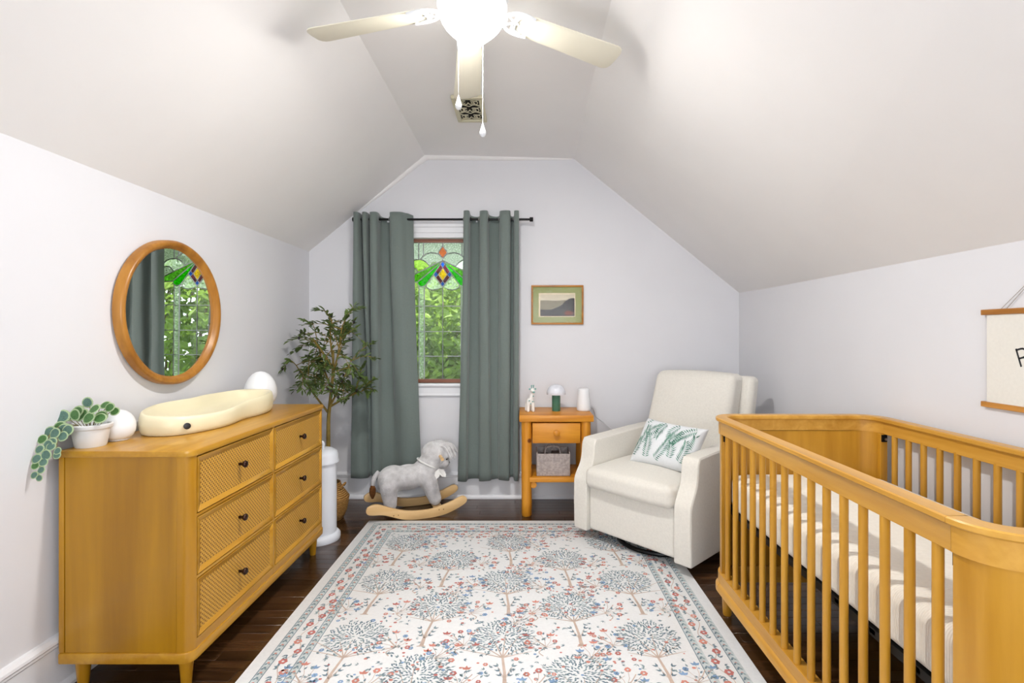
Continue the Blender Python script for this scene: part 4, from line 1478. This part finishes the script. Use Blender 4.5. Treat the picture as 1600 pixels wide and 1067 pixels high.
for q in ol:
    o = bpy.data.objects.new('olive', ome)
    COL.objects.link(o)
    o.parent = ot
    o.location = q
def weave(name, c1, c2):
    N = Nodes(name)
    N.p.inputs['Roughness'].default_value = .7
    tc = N.n('ShaderNodeTexCoord')
    w = N.n('ShaderNodeTexWave', i_Scale=28.0, i_Distortion=2.5, i_Detail=2.0)
    w.bands_direction = 'Z'
    N.l(tc.outputs['Object'], w.inputs['Vector'])
    n = N.n('ShaderNodeTexNoise', i_Scale=70.0)
    N.l(tc.outputs['Object'], n.inputs['Vector'])
    m = N.n('ShaderNodeMath', operation='MULTIPLY')
    N.l(w.outputs['Fac'], m.inputs[0]); N.l(n.outputs['Fac'], m.inputs[1])
    r = ramp(N, m.outputs[0], [(.1, c1), (.55, c2)])
    N.l(r.outputs[0], N.p.inputs['Base Color'])
    bp = N.n('ShaderNodeBump', i_Strength=.8, i_Distance=.006)
    N.l(m.outputs[0], bp.inputs['Height'])
    N.l(bp.outputs[0], N.p.inputs['Normal'])
    return N.m
M['sea'] = weave('seagrass_weave', rgb(128, 84, 32), rgb(206, 160, 90))
bk = thing('belly_basket', 'folded seagrass belly basket around the foot of the olive tree', 'basket', (-1.318, 3.44, 0))
MB().lathe([(.02, .0), (.098, .0), (.105, .006), (.126, .055), (.137, .11), (.1395, .14), (.128, .147), (.122, .14), (.11, .06), (.09, .01), (.02, .008)], 36).build('lower_bowl', M['sea'], bk, smooth=True, angle=60)
MB().lathe([(.1405, .135), (.142, .145), (.118, .18), (.1, .205), (.09, .228), (.085, .245), (.081, .245), (.086, .225), (.097, .2), (.114, .178), (.13, .147)], 36).build('folded_rim', M['sea'], bk, smooth=True, angle=60)
for s in (-1, 1):
    MB().tube([(s * (.098 + .02 * math.sin(a)), .04 * math.cos(a), .212 + .028 * math.sin(a)) for a in [PI * k / 10 for k in range(11)]], .006, 8).build('handle', M['sea'], bk, smooth=True)

M['pail'] = plain('white_steel_pail', rgb(226, 230, 238), 0.3, 0.5)
pa = thing('diaper_pail', 'tall white cylindrical diaper pail at the end of the dresser', 'pail', (-1.235, 3.1, 0))
MB().lathe([(.118, 0), (.121, .01), (.12, .03), (.11, .042), (.1, .046)], 40).build('foot_ring', M['pail'], pa, smooth=True, angle=50)
MB().lathe([(.098, .04), (.098, .475)], 40).build('body', M['pail'], pa, smooth=True, angle=50)
MB().lathe([(.1, .462), (.112, .466), (.113, .476), (.108, .482), (.107, .51), (.1, .53), (.075, .545), (.03, .55)], 40).build('lid', M['pail'], pa, smooth=True, angle=50)
MB().tube(cat_smooth([(-.01 + .028, 0, .54), (.024, 0, .575), (.012, 0, .59), (.0, 0, .575), (-.002, 0, .54)], 4), .008, 8).build('lid_handle', M['pail'], pa, smooth=True)

# ------------------------------------------------------------------ on the dresser
ZD = .84
M['opal'] = plain('opal_white', rgb(236, 238, 241), 0.35, 0.4)
M['padfoam'] = plain('cream_soft_foam', rgb(234, 225, 192), 0.35, 0.4, var=.01)
M['sensor'] = plain('black_button', rgb(28, 28, 30), 0.4)
# small egg light
g = thing('egg_light', 'small white egg-shaped night light between the plant and the changing pad', 'night light', (-1.536, 1.937, ZD))
MB().lathe([(.034, .0), (.038, .002), (.038, .006)], 32).build('base', M['fanwhite'], g, smooth=True)
MB().lathe([(.038, .005), (.050, .018), (.0565, .036), (.058, .05), (.056, .066), (.05, .083), (.041, .097), (.029, .107), (.015, .113), (.002, .115)], 36).build('shade', M['opal'], g, smooth=True, angle=60)
g = thing('egg_light', 'larger white egg-shaped lamp at the far end of the dresser', 'night light', (-1.462, 2.846, ZD))
MB().lathe([(.05, 0), (.056, .003), (.056, .008)], 32).build('base', M['fanwhite'], g, smooth=True)
MB().lathe([(.055, .006), (.073, .028), (.083, .055), (.085, .078), (.082, .102), (.074, .13), (.06, .157), (.042, .178), (.022, .19), (.002, .194)], 36).build('shade', M['opal'], g, smooth=True, angle=60)
# peanut changing pad
cp = thing('changing_pad', 'cream peanut-shaped changing pad lying on the dresser', 'changing pad', (-1.430, 2.378, ZD))
prof = [(.0, .034), (.3, .035), (.55, .040), (.70, .052), (.80, .075), (.865, .094), (.92, .102), (.965, .096), (.99, .076), (1.0, .05), (.985, .022), (.95, .006), (.9, .0), (.5, 0.0), (0, 0)]
NA = 72
vs, fs = [], []
LP = .398
for j, (r, z) in enumerate(prof):
    for k in range(NA):
        a = 2 * PI * k / NA
        y = LP * math.copysign(abs(math.sin(a)) ** .8, math.sin(a))
        wy = .152 * (1 - .16 * math.exp(-((y - .035) / .11) ** 2)) * (1 + .06 * math.exp(-((y + .2) / .12) ** 2))
        x = wy * math.copysign(abs(math.cos(a)) ** .72, math.cos(a))
        up = 0.80 + .22 * max(0, y / LP) + (.18 if False else 0)
        up += .20 * max(0, -math.cos(a)) * (1 - .7 / (1 + math.exp(-(y - .16) / .05)))
        up -= .12 * max(0, math.cos(a)) / (1 + math.exp((y + .12) / .05))
        k2 = up if j not in (0, 1, 2) else 1
        rr = r if r > .45 else r
        vs.append((x * rr, y * (rr if r < .7 else 1 - (1 - rr) * .45), z * k2))
for j in range(len(prof) - 1):
    for k in range(NA):
        fs.append((j * NA + k, j * NA + (k + 1) % NA, (j + 1) * NA + (k + 1) % NA, (j + 1) * NA + k))
MB().add(vs, fs).build('pad', M['padfoam'], cp, smooth=True, angle=80)
a = math.radians(-58)
bx, by = .1, -.354
MB().lathe([(.0125, 0), (.0125, -.006), (.010, -.007)], 18, 'y', (0, 0, 0), fn=lambda p: Vector((bx, by, .037)) + Matrix.Rotation(math.radians(38), 3, 'Z') @ p).build('button', M['sensor'], cp, smooth=True)
# potted trailing plant
M['pot'] = plain('white_ceramic', rgb(226, 226, 226), 0.45, 0.4, var=.03, vscale=20)
M['pgreen'] = leaf_mat('plant_leaf_green', rgb(78, 122, 66), .35, .2)
M['pedge'] = leaf_mat('plant_leaf_pale_edge', rgb(172, 194, 150), .15, .2)
M['pgreen2'] = leaf_mat('plant_leaf_blue_green', rgb(92, 126, 112), .3, .2)
pp = thing('potted_plant', 'trailing round-leaved plant in a white pot on the dresser corner', 'plant', (-1.548, 1.832, ZD))
MB().lathe([(.03, 0), (.044, 0), (.046, .003), (.056, .062), (.061, .064), (.0635, .067), (.0635, .078), (.060, .081), (.056, .079), (.053, .066), (.02, .064)], 36).build('pot', M['pot'], pp, smooth=True, angle=45)
MB().lathe([(.054, .062), (.03, .07), (.001, .072)], 20).build('soil', M['soil'], pp, smooth=True)
def leaf_disc(mg):
    b = MB()
    n = 14
    pts = [(0, 0, 0)]
    for r, z in ((.78, .08), (1.0, .02)):
        for k in range(n):
            a = 2 * PI * k / n
            rr = r * (1 - .06 * (1 + math.cos(a)) * 0)
            x = rr * math.cos(a) * 1.0 + .85
            y = rr * math.sin(a) * .92
            pts.append((x, y, z - .05 * math.cos(2 * a)))
    pts[0] = (.85, 0, .10)
    fs = [(0, 1 + k, 1 + (k + 1) % n) for k in range(n)]
    fs2 = [(1 + k, 1 + n + k, 1 + n + (k + 1) % n, 1 + (k + 1) % n) for k in range(n)]
    b.add(pts, fs, 0)
    b.add(pts, fs2, 1)
    return b.mesh('leaf', [mg, M['pedge']], smooth=True, recalc=False, angle=180)
lm = [leaf_disc(M['pgreen']), leaf_disc(M['pgreen2'])]
random.seed(31)
stems = MB()
def put_leaf(p, d, n, sz, k=0):
    d = Vector(d).normalized(); n = Vector(n)
    y = n.cross(d).normalized(); z = d.cross(y)
    o = bpy.data.objects.new('leaf', lm[k])
    COL.objects.link(o)
    o.parent = pp
    mt_ = Matrix((d, y, z)).transposed().to_4x4()
    o.matrix_local = Matrix.Translation(p) @ mt_ @ Matrix.Scale(sz, 4)
# upright tuft (x towards the room, y away from the camera)
for (x, y, z, s, k) in ((.005, -.02, .125, .019, 0), (.03, -.01, .118, .016, 0), (.052, .0, .135, .014, 0), (.028, .01, .145, .014, 0), (-.012, -.02, .132, .018, 0), (-.03, -.02, .112, .019, 1), (.04, -.03, .108, .016, 0), (.012, -.045, .102, .017, 0), (-.02, .02, .138, .015, 1), (-.015, -.045, .10, .016, 0), (.055, .02, .122, .013, 0), (-.035, .01, .125, .017, 1), (.02, -.03, .13, .016, 0), (-.045, -.04, .105, .02, 1)):
    stems.tube(cat_smooth([(x * .4, y * .4, .065), (x * .7, y * .7, z * .8), (x, y, z)], 3), .0012, 5)
    put_leaf(Vector((x, y, z)), (x + random.uniform(-.02, .02), .0, random.uniform(-.012, .012)), (random.uniform(-.3, .5), -1.0, random.uniform(.3, 1.0)), s * 1.35, k)
# two trails over the near edge
for path in ([(-.02, -.03, .08), (-.04, -.075, .085), (-.046, -.115, .055), (-.042, -.135, .01), (-.044, -.145, -.03), (-.046, -.15, -.065)],
             [(-.01, -.04, .08), (-.015, -.085, .08), (-.012, -.115, .05), (-.006, -.13, .02), (-.006, -.135, .0)]):
    c = cat_smooth(path, 6)
    stems.tube(c, .0016, 5)
    for k in range(4, len(c), 2 if len(path) > 5 else 3):
        p = c[k]
        s = 1 if (k // 2) % 2 else -1
        sz = .024 * (1 - .45 * k / len(c)) * random.uniform(.85, 1.1)
        put_leaf(p + Vector((0, -.004, 0)), (s * .9, -.15, -.35 + random.uniform(-.3, .3)), (random.uniform(-.3, .3), -1, .35), sz, random.choice((0, 1, 1)))
stems.build('stems', plain('plant_stem', rgb(122, 112, 70), .7), pp, smooth=True)

# ------------------------------------------------------------------ on and under the nightstand
ZN = .692
M['teal'] = plain('teal_spots', rgb(122, 172, 166), .8)
M['toywhite'] = plain('white_velour', rgb(236, 234, 230), .85, .2)
M['lampgreen'] = plain('green_lamp_enamel', rgb(68, 118, 98), .35)
M['lampshade'] = plain('milky_lamp_shade', rgb(222, 224, 232), .18, .5)
lf = thing('giraffe_figure', 'little white giraffe figure with teal spots on the nightstand', 'figurine', (.045, 3.62, ZN), math.radians(12))
blob('body', [('e', (0, 0, .072), (.028, .036, .03)), ('l', (.006, -.012, .09), (.014, -.02, .135), .017, .0125), ('e', (.014, -.026, .152), (.017, .02, .018)), ('e', (.016, -.042, .145), (.011, .012, .01)),
              ('l', (-.017, -.02, .06), (-.018, -.026, .012), .013, .0115), ('l', (.017, -.02, .06), (.018, -.026, .012), .013, .0115), ('l', (-.017, .024, .06), (-.02, .028, .012), .013, .0115), ('l', (.017, .024, .06), (.018, .028, .012), .013, .0115)],
     M['toywhite'], lf, .0035, 4)
for s in (-1, 1):
    MB().lathe([(.003, 0), (.003, .014), (.0052, .017), (.0052, .022), (.002, .025)], 10, c=(.014 + s * .007, -.022, .165)).build('horn', M['teal'], lf, smooth=True)
    MB().sphere((.014 + s * .02, -.02, .162), (.008, .004, .006), 10, 8).build('ear', M['teal'], lf, smooth=True)
MB().sphere((.016, -.052, .143), (.009, .005, .007), 12, 8).build('muzzle', M['teal'], lf, smooth=True)
for p in ((.012, -.0345, .075), (-.012, -.034, .082), (-.002, -.036, .06), (.018, -.03, .112), (.026, -.01, .07)):
    MB().sphere(p, (.005, .0035, .005), 10, 6).build('spot', M['teal'], lf, smooth=True)
MB().tube([(-.0, .036, .08), (-.004, .047, .065), (-.006, .05, .045)], .004, 8).build('tail', M['teal'], lf, smooth=True)
ml = thing('mushroom_lamp', 'small mushroom table lamp with green stem and milky dome', 'lamp', ((869 - 818) * 3.66 / 800, 3.66, ZN))
MB().lathe([(.029, 0), (.03, .002), (.03, .118), (.02, .12)], 28).build('stem', M['lampgreen'], ml, smooth=True, angle=50)
MB().lathe([(.066, .117), (.0675, .12), (.066, .138), (.06, .156), (.05, .171), (.036, .182), (.018, .188), (.002, .189)], 36).build('dome_shade', M['lampshade'], ml, smooth=True, angle=60)
sm_ = thing('sound_machine', 'white tapered cylinder sound machine on the right of the nightstand', 'sound machine', ((912 - 818) * 3.68 / 800, 3.68, ZN))
MB().lathe([(.046, 0), (.05, .004), (.0505, .02), (.046, .075), (.0405, .13), (.039, .152), (.036, .157), (.01, .157)], 36).build('body', M['opal'], sm_, smooth=True, angle=60)
MB().tube(cat_smooth([(.045, .02, .02), (.075, .05, .004), (.10, .10, -.06), (.16, .165, -.11), (.24, .17, -.17), (.30, .168, -.2), (.34, .168, -.32), (.36, .168, -.45)], 6), .0028, 7).build('power_cord', M['fanwhite'], sm_, smooth=True)
M['felt'] = plain('grey_felt', rgb(172, 162, 158), .95, .1, var=.22, vscale=70, bump=.5, bscale=120)
M['felt_d'] = plain('dark_grey_felt', rgb(120, 112, 110), .95, .1, var=.2, vscale=70)
fb = thing('felt_caddy', 'grey felt storage caddy with a front pocket on the nightstand shelf', 'caddy', ((864 - 818) * 3.56 / 800, 3.59, .268))
bw, bd, bh = .115, .085, .165
b = MB()
for x0, x1, y0, y1, z0, z1 in ((-bw, bw, -bd, -bd + .006, 0, bh - .012), (-bw, bw, bd - .006, bd, 0, bh), (-bw, -bw + .006, -bd + .006, bd - .006, 0, bh), (bw - .006, bw, -bd + .006, bd - .006, 0, bh), (-bw + .006, bw - .006, -bd + .006, bd - .006, 0, .006)):
    b.box(x0, x1, y0, y1, z0, z1)
b.build('body', M['felt'], fb, bevel=(.0015, 1, 40))
b = MB()
b.prism([(-bw + .004, .004), (bw - .004, .004), (bw - .004, .106)] + [((bw - .004) * (1 - 2 * k / 8), .106 - .004 * math.sin(PI * k / 8)) for k in range(1, 8)] + [(-bw + .004, .106)], 'y', -bd - .0055, -bd - .0005)
b.build('pocket', M['felt'], fb, bevel=(.001, 1, 40))
MB().box(-.003, .003, -bd + .007, bd - .007, .006, .14).build('divider', M['felt_d'], fb)
for y in (-.02, .03):
    MB().tube(cat_smooth([(-.055, y, .1), (-.052, y - .005, .165), (-.03, y - .012, .19), (.02, y - .012, .192), (.048, y - .005, .168), (.052, y, .1)], 5), .006, 8).build('handle', M['felt'], fb, smooth=True)
for x, s in ((-.075, .07), (.03, .09)):
    MB().rbox((x * .8, .01, .075), (.032, .055, s * .75), .008, 3, 2).build('lining', M['felt_d'], fb, smooth=True)

# ------------------------------------------------------------------ framed print on the gable wall
M['pframe'] = wood('gilt_brown_frame', rgb(150, 92, 22), rgb(198, 132, 44), 'x', .35, 1.2)
M['mat_green'] = plain('sage_mat_board', rgb(152, 158, 104), .9, .1, var=.03)
px0, px1, pz0, pz1 = .058, .452, 1.313, 1.609
pic = thing('framed_print', 'small wood framed print of a grey shore in a green mat', 'picture', ((px0 + px1) / 2, YB, (pz0 + pz1) / 2))
hx, hz = (px1 - px0) / 2, (pz1 - pz0) / 2
b = MB()
t = .0135
for x0, x1, z0, z1 in ((-hx, hx, -hz, -hz + t), (-hx, hx, hz - t, hz), (-hx, -hx + t, -hz + t, hz - t), (hx - t, hx, -hz + t, hz - t)):
    b.box(x0, x1, -.02, -.001, z0, z1)
b.build('frame', M['pframe'], pic, bevel=(.003, 2, 40))
MB().box(-hx + t - .001, hx - t + .001, -.010, -.002, -hz + t - .001, hz - t + .001).build('mat_board', M['mat_green'], pic)
pm = [plain('print_paper', rgb(222, 206, 176), .8), plain('print_sky', rgb(206, 196, 172), .8, var=.05, vscale=20), plain('print_sea', rgb(134, 126, 104), .8, var=.15, vscale=40), plain('print_bank', rgb(50, 44, 44), .8, var=.3, vscale=40), plain('print_red_earth', rgb(128, 70, 56), .8, var=.2, vscale=50)]
def zz(x, y): return ((x - 680) / 1090 * 2 * hx, (552 - y) / 812 * 2 * hz)
b = MB()
def pp2(pts, mi, y):
    b.add([(zz(*p)[0], y, zz(*p)[1]) for p in pts], [tuple(range(len(pts)))], mi)
pp2([(292, 308), (1056, 308), (1056, 800), (292, 800)], 0, -.0106)
pp2([(325, 335), (1040, 335), (1040, 470), (325, 470)], 1, -.0108)
pp2([(325, 465), (480, 458), (640, 470), (860, 455), (1040, 460), (1040, 785), (325, 785)], 2, -.0110)
pp2([(325, 640), (420, 655), (560, 650), (640, 620), (760, 560), (860, 470), (930, 420), (1000, 412), (1040, 420), (1040, 785), (325, 785)], 3, -.0112)
pp2([(820, 720), (880, 670), (960, 680), (1030, 720), (1000, 760), (860, 765)], 4, -.0114)
b.build('print', pm, pic, recalc=False)
N = Nodes('picture_glass')
N.p.inputs['Transmission Weight'].default_value = 0
g_ = glass_mat('picture_glazing', (1, 1, 1, 1), gloss=0.01)
MB().box(-hx + t - .001, hx - t + .001, -.0145, -.0125, -hz + t - .001, hz - t + .001).build('glazing', g_, pic)

# ------------------------------------------------------------------ canvas hanging on the right wall
M['canvas'] = fabric('cream_canvas', rgb(231, 228, 220), .9, 300, .25, .02)
M['hbar'] = wood('banner_bar_wood', rgb(160, 102, 36), rgb(200, 140, 66), 'y', .4)
hy0, hy1 = 1.400, 1.811
wh = thing('wall_hanging', 'cream canvas wall hanging between two wood bars above the crib', 'wall hanging', (XR, (hy0 + hy1) / 2, .985))
hw = (hy1 - hy0) / 2
for nm, z0 in (('top_bar', .322), ('bottom_bar', 0.0)):
    MB().box(-.016, -.002, -hw, hw, z0, z0 + .019).build(nm, M['hbar'], wh, bevel=(.0015, 1, 40))
MB().box(-.0105, -.009, -hw + .019, hw - .019, .004, .33).build('canvas', M['canvas'], wh)
b = MB()
for s in (-1, 1):
    b.tube([(-.009, s * .135, .34), (-.004, 0, .463)], .0012, 6)
    b.tube([(-.006, s * .118, .34), (-.004, 0, .463)], .0012, 6)
b.build('string', plain('grey_string', rgb(176, 170, 166), .9), wh)
MB().lathe([(.004, -.008), (.004, 0)], 8, 'x', (0, 0, .463)).build('nail', M['chrome'], wh)
b = MB()
c0 = Vector((-.0109, 1.668 - (hy0 + hy1) / 2, .150))
def letter(pts):
    rot = math.radians(-17)
    q = []
    for u, v in pts:
        uu, vv = u * math.cos(rot) + v * math.sin(rot), -u * math.sin(rot) + v * math.cos(rot)
        # u runs to the reader's right, which on this wall is towards the camera
        q.append(c0 + Vector((0, -(u * math.cos(-rot) - v * math.sin(-rot)), u * math.sin(-rot) + v * math.cos(-rot))))
    return q
def stroke(pts, w=.0062):
    q = [Vector(p) for p in pts]
    for i in range(len(q) - 1):
        t_ = (q[i + 1] - q[i]).normalized()
        n_ = Vector((-t_.y, t_.x)) * w / 2
        e = t_ * w * .25
        b.add(letter([(p.x, p.y) for p in (q[i] - e + n_, q[i + 1] + e + n_, q[i + 1] + e - n_, q[i] - e - n_)]), [(0, 1, 2, 3)])
stroke([(0, 0), (0, .058)])
stroke([(0, .055), (.016, .055)] + [(.016 + .0145 * math.cos(a), .0405 + .0145 * math.sin(a)) for a in [PI / 2 - PI * k / 8 for k in range(9)]] + [(0, .026)])
b.build('letter', plain('black_print', rgb(44, 46, 50), .8), wh, recalc=False)
